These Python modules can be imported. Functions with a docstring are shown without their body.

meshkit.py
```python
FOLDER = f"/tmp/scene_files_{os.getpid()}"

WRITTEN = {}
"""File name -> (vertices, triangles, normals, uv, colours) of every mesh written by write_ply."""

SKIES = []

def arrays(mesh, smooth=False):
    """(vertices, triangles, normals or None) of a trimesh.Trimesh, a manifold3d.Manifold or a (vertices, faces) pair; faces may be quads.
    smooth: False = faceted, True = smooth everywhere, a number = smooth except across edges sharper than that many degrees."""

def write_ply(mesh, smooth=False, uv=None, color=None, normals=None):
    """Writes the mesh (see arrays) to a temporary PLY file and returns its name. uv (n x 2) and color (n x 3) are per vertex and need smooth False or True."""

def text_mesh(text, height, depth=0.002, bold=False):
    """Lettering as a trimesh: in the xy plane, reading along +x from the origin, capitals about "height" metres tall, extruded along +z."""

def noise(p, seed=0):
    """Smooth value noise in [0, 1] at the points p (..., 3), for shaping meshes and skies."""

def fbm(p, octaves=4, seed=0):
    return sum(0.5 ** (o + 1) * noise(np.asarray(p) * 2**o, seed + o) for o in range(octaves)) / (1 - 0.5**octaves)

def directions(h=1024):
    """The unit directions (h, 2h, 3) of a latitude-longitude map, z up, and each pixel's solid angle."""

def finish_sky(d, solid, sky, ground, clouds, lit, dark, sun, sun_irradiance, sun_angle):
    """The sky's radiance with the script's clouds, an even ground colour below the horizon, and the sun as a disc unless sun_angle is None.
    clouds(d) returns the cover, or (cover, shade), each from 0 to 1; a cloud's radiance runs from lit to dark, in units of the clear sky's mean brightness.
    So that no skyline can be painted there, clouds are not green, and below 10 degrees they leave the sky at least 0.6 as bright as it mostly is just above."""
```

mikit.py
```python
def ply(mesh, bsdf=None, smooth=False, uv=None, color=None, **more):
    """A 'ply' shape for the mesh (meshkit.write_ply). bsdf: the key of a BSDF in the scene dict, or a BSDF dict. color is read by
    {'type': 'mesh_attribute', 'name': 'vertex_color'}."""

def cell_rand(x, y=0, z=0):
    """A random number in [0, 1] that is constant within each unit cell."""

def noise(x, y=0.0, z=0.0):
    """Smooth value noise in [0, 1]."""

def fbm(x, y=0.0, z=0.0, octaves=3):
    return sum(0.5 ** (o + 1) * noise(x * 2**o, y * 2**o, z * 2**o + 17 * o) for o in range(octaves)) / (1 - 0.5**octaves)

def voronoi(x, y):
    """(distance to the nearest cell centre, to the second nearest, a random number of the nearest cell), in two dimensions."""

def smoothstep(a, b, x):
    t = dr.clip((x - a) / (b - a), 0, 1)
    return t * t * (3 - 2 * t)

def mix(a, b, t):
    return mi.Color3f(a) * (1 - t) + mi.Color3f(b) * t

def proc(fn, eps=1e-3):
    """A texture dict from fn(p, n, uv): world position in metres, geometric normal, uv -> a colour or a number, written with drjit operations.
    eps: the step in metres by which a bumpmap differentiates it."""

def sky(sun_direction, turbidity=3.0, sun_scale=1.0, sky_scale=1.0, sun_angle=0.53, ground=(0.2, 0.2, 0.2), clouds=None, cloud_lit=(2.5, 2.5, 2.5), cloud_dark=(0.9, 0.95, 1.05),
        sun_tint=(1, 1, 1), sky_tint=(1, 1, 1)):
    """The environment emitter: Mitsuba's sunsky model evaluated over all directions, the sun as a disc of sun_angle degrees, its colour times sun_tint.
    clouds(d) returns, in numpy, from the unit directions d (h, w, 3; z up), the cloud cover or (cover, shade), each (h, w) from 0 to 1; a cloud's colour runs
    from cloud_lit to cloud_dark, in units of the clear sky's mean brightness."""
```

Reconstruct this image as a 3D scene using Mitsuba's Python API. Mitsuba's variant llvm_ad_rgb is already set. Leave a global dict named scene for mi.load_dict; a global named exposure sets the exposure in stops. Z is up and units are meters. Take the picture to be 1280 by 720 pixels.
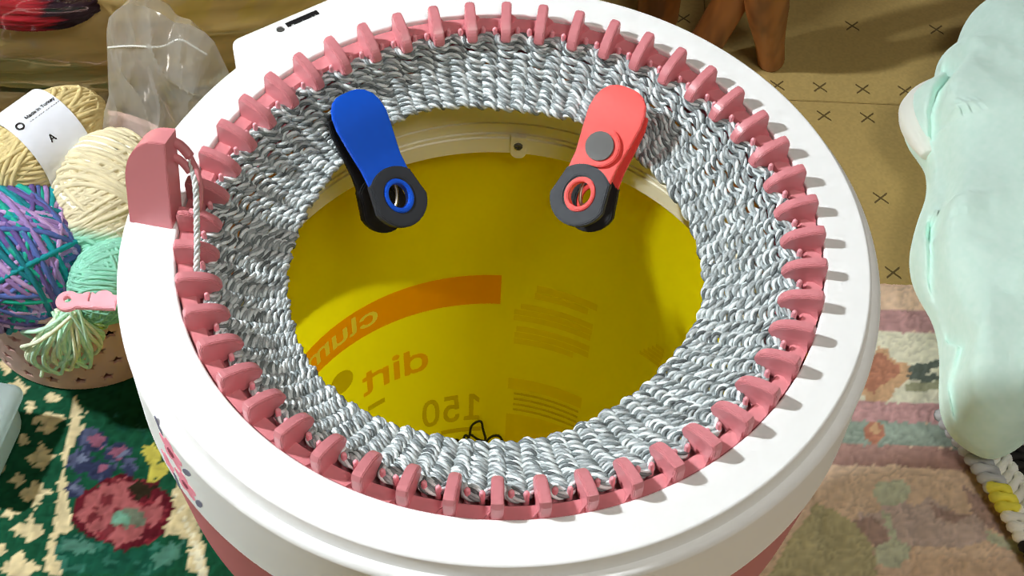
import math, random
import numpy as np, trimesh, shapely, mitsuba as mi, drjit as dr
import manifold3d as m3d
from shapely.geometry import Polygon, Point, box as sbox
from shapely import affinity
import mikit, meshkit
from mikit import proc, noise, fbm, smoothstep, mix

T = mi.ScalarTransform4f
scene, labels = {}, {}
# ------------------------------------------------------------------ camera, light, exposure
CAM = [-0.0010, -0.4135, 0.4874]
FWD = [0.00977018, 0.61058386, -0.79189134]
UP = [-0.04241458, 0.79146946, 0.60973527]
scene['camera'] = {'type': 'perspective', 'fov': 38.276, 'fov_axis': 'x', 'near_clip': 0.02, 'far_clip': 20.0,
                   'to_world': T().look_at(origin=CAM, target=[a + b for a, b in zip(CAM, FWD)], up=UP)}
exposure = 0.15
LAMP = np.array([-1.00, 0.10, 0.90])
LAMP_POWER, LAMP_R = 2.12, 0.042          # the bright lamp standing on the left; built in full below
CEILING_POWER = 15.5
FLOOR_Z = -0.48

FLORAL = [["cream", [[-0.3205, 0.1743], [-0.3227, 0.2032], [-0.3196, 0.2033], [-0.3085, 0.1749], [-0.3165, 0.1516], [-0.3118, 0.1227], [-0.3083, 0.1162], [-0.2999, 0.0902], [-0.3114, 0.0832], [-0.3034, 0.0661], [-0.2994, 0.0537], [-0.3131, 0.0531], [-0.3166, 0.1208]]], ["cream", [[-0.2342, 0.0867], [-0.2309, 0.1367], [-0.2414, 0.1639], [-0.2149, 0.1105], [-0.1972, 0.0598], [-0.2141, 0.059], [-0.2138, 0.078], [-0.2231, 0.0892]]], ["lit_cream", [[-0.2343, 0.1284], [-0.2248, 0.1101], [-0.2071, 0.0796], [-0.1953, 0.0475], [-0.1998, 0.0473], [-0.2168, 0.0895]]], ["cream", [[-0.3474, 0.1477], [-0.3407, 0.154], [-0.3379, 0.1614], [-0.332, 0.1544], [-0.3226, 0.1489], [-0.3292, 0.142], [-0.3321, 0.1353], [-0.3379, 0.1416]]], ["cream", [[-0.3457, 0.1171], [-0.3386, 0.1229], [-0.3356, 0.1297], [-0.3297, 0.1233], [-0.3202, 0.1183], [-0.3272, 0.112], [-0.3303, 0.1058], [-0.3361, 0.1115]]], ["cream", [[-0.3434, 0.0869], [-0.3362, 0.0934], [-0.3333, 0.1011], [-0.327, 0.0938], [-0.3171, 0.0881], [-0.3241, 0.081], [-0.3272, 0.0742], [-0.3333, 0.0806]]], ["cream", [[-0.3449, 0.057], [-0.3368, 0.0635], [-0.3334, 0.0714], [-0.3266, 0.064], [-0.3157, 0.0583], [-0.3236, 0.0511], [-0.3272, 0.0441], [-0.3338, 0.0506]]], ["cream", [[-0.3548, 0.1281], [-0.3512, 0.1311], [-0.3497, 0.1345], [-0.3467, 0.1313], [-0.3419, 0.1287], [-0.3454, 0.1255], [-0.3469, 0.1224], [-0.3499, 0.1253]]], ["cream", [[-0.3533, 0.0995], [-0.3498, 0.1023], [-0.3483, 0.1057], [-0.3453, 0.1025], [-0.3406, 0.1001], [-0.3441, 0.097], [-0.3456, 0.094], [-0.3485, 0.0968]]], ["cream", [[-0.3538, 0.0704], [-0.3504, 0.0734], [-0.3491, 0.077], [-0.3461, 0.0736], [-0.3413, 0.071], [-0.3446, 0.0677], [-0.3461, 0.0645], [-0.349, 0.0675]]], ["cream", [[-0.3573, 0.1619], [-0.354, 0.1646], [-0.3526, 0.1678], [-0.3498, 0.1648], [-0.3454, 0.1625], [-0.3486, 0.1595], [-0.35, 0.1566], [-0.3528, 0.1593]]], ["cream", [[-0.3452, 0.1724], [-0.3404, 0.1755], [-0.3382, 0.1791], [-0.3345, 0.1758], [-0.3284, 0.1732], [-0.3332, 0.1698], [-0.3354, 0.1665], [-0.339, 0.1695]]], ["cream", [[-0.3499, 0.18], [-0.3432, 0.1855], [-0.3404, 0.192], [-0.3348, 0.1859], [-0.3259, 0.1812], [-0.3325, 0.1751], [-0.3354, 0.1693], [-0.3409, 0.1747]]], ["cream", [[-0.3585, 0.1911], [-0.3555, 0.1936], [-0.3542, 0.1965], [-0.3517, 0.1938], [-0.3477, 0.1917], [-0.3506, 0.189], [-0.352, 0.1864], [-0.3544, 0.1888]]], ["cream", [[-0.3761, 0.2086], [-0.3713, 0.2139], [-0.3695, 0.2201], [-0.3649, 0.2142], [-0.3578, 0.2095], [-0.3625, 0.2038], [-0.3644, 0.1982], [-0.3689, 0.2034]]], ["cream", [[-0.3476, 0.1997], [-0.3427, 0.2026], [-0.3404, 0.206], [-0.3367, 0.2029], [-0.3306, 0.2006], [-0.3355, 0.1974], [-0.3379, 0.1944], [-0.3415, 0.1971]]], ["cream", [[-0.3888, 0.2282], [-0.3843, 0.2332], [-0.3827, 0.2392], [-0.3783, 0.2335], [-0.3716, 0.2291], [-0.376, 0.2236], [-0.3778, 0.2182], [-0.382, 0.2233]]], ["cream", [[-0.3123, 0.1891], [-0.311, 0.1904], [-0.3104, 0.1921], [-0.3093, 0.1905], [-0.3074, 0.1893], [-0.3087, 0.1878], [-0.3093, 0.1863], [-0.3104, 0.1877]]], ["cream", [[-0.3822, 0.1364], [-0.3759, 0.1422], [-0.3734, 0.1492], [-0.3677, 0.1426], [-0.3587, 0.1375], [-0.3649, 0.1311], [-0.3675, 0.1248], [-0.3731, 0.1307]]], ["cream", [[-0.3785, 0.103], [-0.3723, 0.1086], [-0.3699, 0.1153], [-0.3643, 0.109], [-0.3555, 0.104], [-0.3616, 0.0978], [-0.3642, 0.0918], [-0.3696, 0.0975]]], ["blue", [[-0.2893, 0.1652], [-0.2895, 0.1606], [-0.2919, 0.1568], [-0.2959, 0.1546], [-0.3008, 0.1544], [-0.3056, 0.1561], [-0.3094, 0.1596], [-0.3114, 0.1641], [-0.3112, 0.1687], [-0.3089, 0.1725], [-0.3049, 0.1748], [-0.2999, 0.175], [-0.2951, 0.1732], [-0.2913, 0.1697]]], ["blue", [[-0.2963, 0.146], [-0.2963, 0.1413], [-0.2982, 0.1375], [-0.3016, 0.1353], [-0.3058, 0.1351], [-0.3099, 0.137], [-0.3133, 0.1405], [-0.3152, 0.1451], [-0.3153, 0.1497], [-0.3134, 0.1536], [-0.31, 0.1558], [-0.3058, 0.156], [-0.3016, 0.1541], [-0.2982, 0.1505]]], ["blue", [[-0.2704, 0.1542], [-0.2706, 0.1501], [-0.2727, 0.1467], [-0.2763, 0.1447], [-0.2806, 0.1445], [-0.2849, 0.1461], [-0.2882, 0.1492], [-0.29, 0.1532], [-0.2898, 0.1573], [-0.2877, 0.1607], [-0.2841, 0.1627], [-0.2797, 0.1629], [-0.2754, 0.1613], [-0.2721, 0.1582]]], ["blue", [[-0.2791, 0.1385], [-0.2793, 0.1345], [-0.2814, 0.1312], [-0.2849, 0.1293], [-0.2892, 0.1291], [-0.2934, 0.1307], [-0.2968, 0.1337], [-0.2985, 0.1376], [-0.2984, 0.1416], [-0.2963, 0.145], [-0.2927, 0.1469], [-0.2884, 0.1472], [-0.2841, 0.1456], [-0.2808, 0.1425]]], ["blue", [[-0.2984, 0.1223], [-0.2984, 0.1188], [-0.2997, 0.116], [-0.3022, 0.1143], [-0.3053, 0.1142], [-0.3084, 0.1156], [-0.3109, 0.1183], [-0.3124, 0.1217], [-0.3124, 0.1252], [-0.311, 0.1281], [-0.3086, 0.1298], [-0.3054, 0.1299], [-0.3023, 0.1285], [-0.2998, 0.1258]]], ["blue", [[-0.2611, 0.1418], [-0.2612, 0.1385], [-0.2627, 0.1358], [-0.2653, 0.1342], [-0.2684, 0.1341], [-0.2715, 0.1354], [-0.274, 0.1379], [-0.2753, 0.1411], [-0.2752, 0.1444], [-0.2737, 0.1471], [-0.2711, 0.1487], [-0.268, 0.1489], [-0.2648, 0.1475], [-0.2624, 0.145]]], ["pink", [[-0.292, 0.1642], [-0.2921, 0.1619], [-0.2931, 0.16], [-0.295, 0.1589], [-0.2974, 0.1588], [-0.2996, 0.1597], [-0.3015, 0.1614], [-0.3024, 0.1636], [-0.3024, 0.1659], [-0.3013, 0.1678], [-0.2994, 0.169], [-0.2971, 0.1691], [-0.2948, 0.1682], [-0.2929, 0.1664]]], ["pink", [[-0.2721, 0.1546], [-0.2724, 0.1525], [-0.2739, 0.1507], [-0.2764, 0.1496], [-0.2794, 0.1495], [-0.2822, 0.1503], [-0.2844, 0.1519], [-0.2855, 0.1539], [-0.2852, 0.1561], [-0.2837, 0.1579], [-0.2812, 0.1589], [-0.2782, 0.1591], [-0.2753, 0.1583], [-0.2732, 0.1567]]], ["pink", [[-0.2845, 0.141], [-0.2846, 0.1392], [-0.2855, 0.1376], [-0.2871, 0.1367], [-0.2891, 0.1366], [-0.291, 0.1374], [-0.2925, 0.1388], [-0.2933, 0.1406], [-0.2932, 0.1425], [-0.2923, 0.144], [-0.2907, 0.1449], [-0.2887, 0.145], [-0.2868, 0.1443], [-0.2853, 0.1428]]], ["paleblue", [[-0.3015, 0.148], [-0.3015, 0.1463], [-0.3023, 0.145], [-0.3036, 0.1442], [-0.3053, 0.1441], [-0.3069, 0.1447], [-0.3082, 0.146], [-0.3089, 0.1476], [-0.3089, 0.1493], [-0.3081, 0.1506], [-0.3068, 0.1514], [-0.3051, 0.1515], [-0.3035, 0.1509], [-0.3022, 0.1496]]], ["paleblue", [[-0.2717, 0.1537], [-0.2718, 0.1525], [-0.2725, 0.1515], [-0.2737, 0.1509], [-0.2751, 0.1509], [-0.2766, 0.1513], [-0.2776, 0.1522], [-0.2782, 0.1534], [-0.2781, 0.1546], [-0.2774, 0.1556], [-0.2762, 0.1562], [-0.2747, 0.1563], [-0.2733, 0.1558], [-0.2722, 0.1549]]], ["paleblue", [[-0.3034, 0.1231], [-0.3034, 0.1219], [-0.3039, 0.121], [-0.3049, 0.1204], [-0.3061, 0.1204], [-0.3072, 0.1208], [-0.3081, 0.1217], [-0.3086, 0.1229], [-0.3086, 0.124], [-0.3081, 0.125], [-0.3071, 0.1256], [-0.306, 0.1256], [-0.3048, 0.1252], [-0.3039, 0.1243]]], ["leaf", [[-0.3105, 0.0825], [-0.2947, 0.0859], [-0.2708, 0.0819], [-0.2574, 0.0713], [-0.2414, 0.0784], [-0.2164, 0.0835], [-0.2199, 0.0698], [-0.2319, 0.0567], [-0.298, 0.0538], [-0.3066, 0.0675]]], ["teal", [[-0.229, 0.0813], [-0.2178, 0.0835], [-0.2213, 0.0697], [-0.2337, 0.059], [-0.2398, 0.0689]]], ["teal", [[-0.3079, 0.0802], [-0.2913, 0.0833], [-0.2781, 0.0751], [-0.291, 0.0682]]], ["maroon", [[-0.303, 0.1015], [-0.3007, 0.1149], [-0.2936, 0.1236], [-0.2753, 0.136], [-0.2601, 0.1336], [-0.2445, 0.1293], [-0.2331, 0.1188], [-0.2312, 0.1032], [-0.2334, 0.09], [-0.242, 0.0816], [-0.2621, 0.0735], [-0.2795, 0.0823], [-0.2969, 0.0895]]], ["rose", [[-0.2994, 0.1017], [-0.2915, 0.1203], [-0.2748, 0.1329], [-0.2624, 0.1301], [-0.2642, 0.1199], [-0.2561, 0.1119], [-0.2468, 0.1091], [-0.2416, 0.121], [-0.236, 0.1096], [-0.2402, 0.0962], [-0.2513, 0.0852], [-0.2639, 0.0758], [-0.2742, 0.0841], [-0.2931, 0.0922]]], ["darkgreen2", [[-0.2669, 0.1265], [-0.2597, 0.1316], [-0.2439, 0.1259], [-0.2512, 0.1172], [-0.2566, 0.1144]]], ["sage", [[-0.249, 0.1007], [-0.2497, 0.0975], [-0.2526, 0.0948], [-0.2572, 0.0932], [-0.2627, 0.0929], [-0.2678, 0.0941], [-0.2717, 0.0965], [-0.2735, 0.0996], [-0.2729, 0.1028], [-0.27, 0.1055], [-0.2653, 0.1072], [-0.2599, 0.1074], [-0.2547, 0.1062], [-0.2508, 0.1038]]], ["mintdot", [[-0.2598, 0.1002], [-0.2601, 0.0982], [-0.2616, 0.0965], [-0.264, 0.0956], [-0.2669, 0.0954], [-0.2697, 0.0962], [-0.2718, 0.0977], [-0.2728, 0.0996], [-0.2725, 0.1016], [-0.271, 0.1033], [-0.2686, 0.1043], [-0.2657, 0.1044], [-0.2629, 0.1037], [-0.2608, 0.1022]]], ["yellow", [[-0.2474, 0.1549], [-0.2475, 0.1515], [-0.2489, 0.1487], [-0.2513, 0.1471], [-0.2543, 0.147], [-0.2572, 0.1483], [-0.2595, 0.1509], [-0.2608, 0.1543], [-0.2608, 0.1577], [-0.2594, 0.1605], [-0.257, 0.1621], [-0.254, 0.1623], [-0.251, 0.1609], [-0.2487, 0.1583]]], ["yellow", [[-0.2375, 0.1407], [-0.2378, 0.1373], [-0.2396, 0.1346], [-0.2426, 0.1329], [-0.2462, 0.1328], [-0.2497, 0.1341], [-0.2524, 0.1366], [-0.2538, 0.1399], [-0.2536, 0.1433], [-0.2518, 0.1461], [-0.2488, 0.1477], [-0.2451, 0.1479], [-0.2416, 0.1465], [-0.2389, 0.144]]], ["yellow", [[-0.2474, 0.1334], [-0.2475, 0.1319], [-0.2483, 0.1307], [-0.2497, 0.1299], [-0.2513, 0.1299], [-0.2529, 0.1305], [-0.2541, 0.1316], [-0.2548, 0.133], [-0.2547, 0.1345], [-0.2539, 0.1357], [-0.2525, 0.1365], [-0.2509, 0.1365], [-0.2493, 0.1359], [-0.248, 0.1348]]], ["leaf", [[-0.2855, 0.1814], [-0.2776, 0.18], [-0.2729, 0.1713], [-0.2811, 0.1744]]], ["leaf", [[-0.2698, 0.1875], [-0.2619, 0.1771], [-0.2615, 0.1665], [-0.2694, 0.1768]]], ["leaf", [[-0.291, 0.1865], [-0.286, 0.1922], [-0.2777, 0.189], [-0.2843, 0.1832]]]]
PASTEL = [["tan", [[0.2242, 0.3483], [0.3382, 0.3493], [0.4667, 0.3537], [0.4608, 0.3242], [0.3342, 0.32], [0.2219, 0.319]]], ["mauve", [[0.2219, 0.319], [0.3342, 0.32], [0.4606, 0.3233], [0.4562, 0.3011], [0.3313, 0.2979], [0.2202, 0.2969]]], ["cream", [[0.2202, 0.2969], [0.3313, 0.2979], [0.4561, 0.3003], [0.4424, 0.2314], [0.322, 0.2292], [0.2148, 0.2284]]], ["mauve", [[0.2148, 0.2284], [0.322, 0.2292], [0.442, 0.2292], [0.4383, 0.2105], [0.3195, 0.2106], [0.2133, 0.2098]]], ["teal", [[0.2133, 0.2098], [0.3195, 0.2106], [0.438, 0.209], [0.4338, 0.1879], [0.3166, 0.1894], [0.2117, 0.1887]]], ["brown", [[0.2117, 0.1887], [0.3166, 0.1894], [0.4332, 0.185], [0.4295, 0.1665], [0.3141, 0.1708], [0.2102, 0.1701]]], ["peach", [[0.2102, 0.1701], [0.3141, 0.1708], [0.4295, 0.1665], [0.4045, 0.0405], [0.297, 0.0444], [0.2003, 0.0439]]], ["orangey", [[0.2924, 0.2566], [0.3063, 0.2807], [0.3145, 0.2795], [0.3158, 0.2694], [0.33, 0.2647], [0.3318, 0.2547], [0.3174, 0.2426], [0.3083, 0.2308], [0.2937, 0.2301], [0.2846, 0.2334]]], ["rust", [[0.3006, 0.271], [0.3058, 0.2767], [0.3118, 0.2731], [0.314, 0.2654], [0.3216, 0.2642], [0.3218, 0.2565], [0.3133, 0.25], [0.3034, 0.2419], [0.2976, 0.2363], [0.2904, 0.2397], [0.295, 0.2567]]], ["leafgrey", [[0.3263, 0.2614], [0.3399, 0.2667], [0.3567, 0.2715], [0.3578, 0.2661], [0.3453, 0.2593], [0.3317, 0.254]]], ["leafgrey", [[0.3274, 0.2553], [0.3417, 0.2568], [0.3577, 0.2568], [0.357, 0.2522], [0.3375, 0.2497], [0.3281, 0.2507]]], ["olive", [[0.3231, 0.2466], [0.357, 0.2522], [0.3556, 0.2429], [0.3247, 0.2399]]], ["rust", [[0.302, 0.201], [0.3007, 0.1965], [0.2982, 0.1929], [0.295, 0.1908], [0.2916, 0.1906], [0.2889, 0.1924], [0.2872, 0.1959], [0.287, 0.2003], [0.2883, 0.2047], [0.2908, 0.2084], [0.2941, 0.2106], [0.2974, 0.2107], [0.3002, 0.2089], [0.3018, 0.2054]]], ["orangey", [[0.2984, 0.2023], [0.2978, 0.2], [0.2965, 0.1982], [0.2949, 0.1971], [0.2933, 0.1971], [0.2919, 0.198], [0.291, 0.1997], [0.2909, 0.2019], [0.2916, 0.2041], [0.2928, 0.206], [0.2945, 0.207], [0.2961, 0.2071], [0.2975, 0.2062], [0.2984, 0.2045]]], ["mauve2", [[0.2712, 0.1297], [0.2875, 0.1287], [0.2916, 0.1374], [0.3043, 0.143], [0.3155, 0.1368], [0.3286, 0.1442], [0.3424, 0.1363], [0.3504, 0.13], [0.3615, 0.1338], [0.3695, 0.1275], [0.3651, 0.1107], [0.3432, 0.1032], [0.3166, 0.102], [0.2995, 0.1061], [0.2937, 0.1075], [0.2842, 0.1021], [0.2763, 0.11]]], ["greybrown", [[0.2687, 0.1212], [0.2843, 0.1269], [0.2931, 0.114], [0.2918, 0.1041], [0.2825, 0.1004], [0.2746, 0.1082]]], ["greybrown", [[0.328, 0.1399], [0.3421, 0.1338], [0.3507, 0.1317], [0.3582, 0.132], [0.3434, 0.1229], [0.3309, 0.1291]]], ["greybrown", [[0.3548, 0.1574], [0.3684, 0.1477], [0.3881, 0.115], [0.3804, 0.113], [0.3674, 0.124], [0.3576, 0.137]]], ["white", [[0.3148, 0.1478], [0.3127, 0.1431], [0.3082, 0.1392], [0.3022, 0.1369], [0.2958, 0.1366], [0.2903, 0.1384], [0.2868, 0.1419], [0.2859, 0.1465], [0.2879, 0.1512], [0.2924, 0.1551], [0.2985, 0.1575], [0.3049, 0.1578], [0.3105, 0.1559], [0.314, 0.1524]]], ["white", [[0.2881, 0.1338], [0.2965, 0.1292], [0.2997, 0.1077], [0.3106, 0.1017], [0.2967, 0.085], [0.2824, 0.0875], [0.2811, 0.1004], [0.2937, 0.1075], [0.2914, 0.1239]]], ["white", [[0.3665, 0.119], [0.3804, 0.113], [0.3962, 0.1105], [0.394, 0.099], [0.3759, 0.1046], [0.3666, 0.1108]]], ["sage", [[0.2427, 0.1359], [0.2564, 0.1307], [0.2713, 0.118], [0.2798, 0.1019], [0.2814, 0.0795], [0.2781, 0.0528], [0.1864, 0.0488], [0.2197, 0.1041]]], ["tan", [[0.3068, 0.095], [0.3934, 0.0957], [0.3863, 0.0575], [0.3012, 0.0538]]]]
KNIT_EDGE = [[5.3, 0.0919], [15.7, 0.092], [26.7, 0.0925], [35.9, 0.0933], [47.1, 0.0949], [58.7, 0.0989], [66.7, 0.1006], [77.1, 0.0987], [88.6, 0.0983], [99.9, 0.1013], [110.7, 0.1043], [118.9, 0.1037], [128.4, 0.1011], [138.1, 0.0982], [149.4, 0.0954], [160.4, 0.0947], [174.0, 0.0946], [187.8, 0.0965], [201.1, 0.0974], [214.1, 0.0994], [224.3, 0.0996], [233.0, 0.0989], [242.1, 0.0975], [252.5, 0.0956], [261.7, 0.095], [270.7, 0.0944], [278.7, 0.0937], [287.1, 0.093], [297.8, 0.0908], [310.2, 0.0895], [321.6, 0.0893], [331.8, 0.0898], [342.4, 0.0918], [352.5, 0.093]]
MINT_EDGE = [[0.4921, 0.643, -0.425], [0.4468, 0.64, -0.425], [0.4261, 0.6278, -0.425], [0.4089, 0.5988, -0.425], [0.3983, 0.5771, -0.425], [0.3847, 0.5639, -0.425], [0.3784, 0.5411, -0.425], [0.3618, 0.5241, -0.425], [0.3502, 0.5116, -0.425], [0.345, 0.4938, -0.425], [0.3484, 0.4684, -0.425], [0.3555, 0.4502, -0.425], [0.3497, 0.4003, -0.425], [0.3361, 0.3651, -0.425], [0.3295, 0.3314, -0.425], [0.3323, 0.3057, -0.425], [0.3392, 0.284, -0.425], [0.3414, 0.2572, -0.425], [0.3364, 0.2198, -0.425], [0.3342, 0.1932, -0.425], [0.3401, 0.1739, -0.425], [0.3502, 0.1634, -0.425], [0.3639, 0.1573, -0.425], [0.3794, 0.1621, -0.425], [0.4034, 0.1805, -0.425]]
MINT_FOLD_A = [[0.3858, 0.5437], [0.3837, 0.5207], [0.3677, 0.4974], [0.3604, 0.476], [0.362, 0.4593]]
MINT_FOLD_B = [[0.3443, 0.358], [0.3396, 0.3346], [0.338, 0.2985], [0.3427, 0.2565], [0.3483, 0.2346], [0.3389, 0.2053], [0.3386, 0.1705], [0.3416, 0.1538]]
MINT_FOLD_C = [[0.362, 0.4593], [0.3637, 0.4347], [0.3602, 0.3947], [0.3508, 0.3667], [0.3427, 0.3471]]
ZIP_EDGE = [[-0.2748, -0.209], [-0.2686, -0.2031], [-0.2604, -0.1982], [-0.2486, -0.1999], [-0.2382, -0.2045], [-0.2301, -0.2104], [-0.2192, -0.2116], [-0.2098, -0.2164], [-0.2037, -0.2231], [-0.1888, -0.2629], [-0.2152, -0.3081], [-0.2483, -0.3491], [-0.267, -0.3843], [-0.2783, -0.3779], [-0.2803, -0.344], [-0.2893, -0.3213], [-0.2902, -0.2957], [-0.287, -0.2799], [-0.2821, -0.2673], [-0.2794, -0.2371], [-0.2778, -0.2195]]
ZIP_SEAL = [[-0.2763, -0.2258], [-0.2551, -0.2237], [-0.2345, -0.2216], [-0.2269, -0.2177], [-0.2164, -0.2225], [-0.2074, -0.2279]]
CREAM_C = [-0.2808, 0.2703, -0.315]

# ------------------------------------------------------------------ helpers
def C(r, g, b):
    return [((c / 255 + 0.055) / 1.055) ** 2.4 if c > 10 else c / 255 / 12.92 for c in (r, g, b)]
def rgb(c): return {'type': 'rgb', 'value': list(c)}
def mat(key, color, rough=0.5, spec=0.5, bump=None, **kw):
    col = color if isinstance(color, dict) else rgb(color)
    b = {'type': 'principled', 'base_color': col, 'roughness': rough, 'specular': spec, **kw}
    if bump: b = {'type': 'bumpmap', 'arbitrary': bump[0], 'scale': bump[1], 'bsdf': b}
    scene[key] = {'type': 'twosided', 'bsdf': b}
    return key
VC = {'type': 'mesh_attribute', 'name': 'vertex_color'}
def lab(key, label, cat=None, group=None, kind=None):
    d = {'label': label}
    if cat: d['category'] = cat
    if group: d['group'] = group
    if kind: d['kind'] = kind
    labels[key] = d
def key_for(name):
    if name not in scene and name not in taken: return name
    i = 1
    while f'{name}_{i:03d}' in scene or f'{name}_{i:03d}' in taken: i += 1
    return f'{name}_{i:03d}'
taken = set()
def add(name, mesh, bsdf, smooth=False, **kw):
    k = key_for(name)
    scene[k] = mikit.ply(mesh, bsdf, smooth=smooth, **kw)
    return k
def cat(*ms): return trimesh.util.concatenate([x if isinstance(x, trimesh.Trimesh) else tm(x) for x in ms])
def tm(M):
    q = M.to_mesh(); return trimesh.Trimesh(q.vert_properties[:, :3], q.tri_verts, process=False)
def man(t): return m3d.Manifold(m3d.Mesh(np.asarray(t.vertices, np.float32), np.asarray(t.faces, np.uint32)))
def lathe(profile, n=192):
    """closed (r, z) profile revolved about z, counter-clockwise polygon"""
    cs = m3d.CrossSection([np.array(profile, float)], m3d.FillRule.NonZero)
    return m3d.Manifold.revolve(cs, n)
def tube(P, r, sides=6, closed=False, cap=True, ref=None, vcol=None):
    P = np.asarray(P, float); n = len(P)
    if closed: t = np.roll(P, -1, 0) - np.roll(P, 1, 0)
    else: t = np.gradient(P, axis=0)
    t /= np.maximum(np.linalg.norm(t, axis=1, keepdims=True), 1e-12)
    if ref is None:
        N = np.zeros_like(P)
        a = np.array([0, 0, 1.0]) if abs(t[0, 2]) < 0.8 else np.array([1.0, 0, 0])
        v = a - t[0] * (a @ t[0]); v /= np.linalg.norm(v)
        for i in range(n):
            v = v - t[i] * (v @ t[i]); v /= np.linalg.norm(v); N[i] = v
    else:
        N = ref - t * (ref * t).sum(1, keepdims=True); N /= np.maximum(np.linalg.norm(N, axis=1, keepdims=True), 1e-9)
    B = np.cross(t, N)
    r = np.broadcast_to(r, (n,))
    a = np.arange(sides) * 2 * np.pi / sides
    V = P[:, None] + r[:, None, None] * (np.cos(a)[None, :, None] * N[:, None] + np.sin(a)[None, :, None] * B[:, None])
    V = V.reshape(-1, 3)
    m = n if closed else n - 1
    i = np.arange(m)[:, None]; j = np.arange(sides)[None]
    i2, j2 = (i + 1) % n, (j + 1) % sides
    f = np.stack([np.broadcast_to(x, (m, sides)) for x in (i * sides + j, i * sides + j2, i2 * sides + j2, i2 * sides + j)], -1).reshape(-1, 4)
    F = np.vstack([f[:, [0, 1, 2]], f[:, [0, 2, 3]]])
    if cap and not closed:
        V = np.vstack([V, P[0], P[-1]]); c0, c1 = len(V) - 2, len(V) - 1; e = (n - 1) * sides
        jj = np.arange(sides)
        F = np.vstack([F, np.stack([(jj + 1) % sides, jj, np.full(sides, c0)], 1), np.stack([e + jj, e + (jj + 1) % sides, np.full(sides, c1)], 1)])
    mesh = trimesh.Trimesh(V, F, process=False)
    if vcol is not None:
        c = np.repeat(np.asarray(vcol), sides, 0)
        if cap and not closed: c = np.vstack([c, vcol[0], vcol[-1]])
        return mesh, c
    return mesh
def spline(P, n, closed=False):
    from scipy.interpolate import CubicSpline
    P = np.asarray(P, float)
    if closed: P = np.vstack([P, P[0]])
    s = np.r_[0, np.cumsum(np.linalg.norm(np.diff(P, axis=0), axis=1))]
    cs = CubicSpline(s, P, bc_type='periodic' if closed else 'natural')
    return cs(np.linspace(0, s[-1], n, endpoint=not closed))
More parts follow.
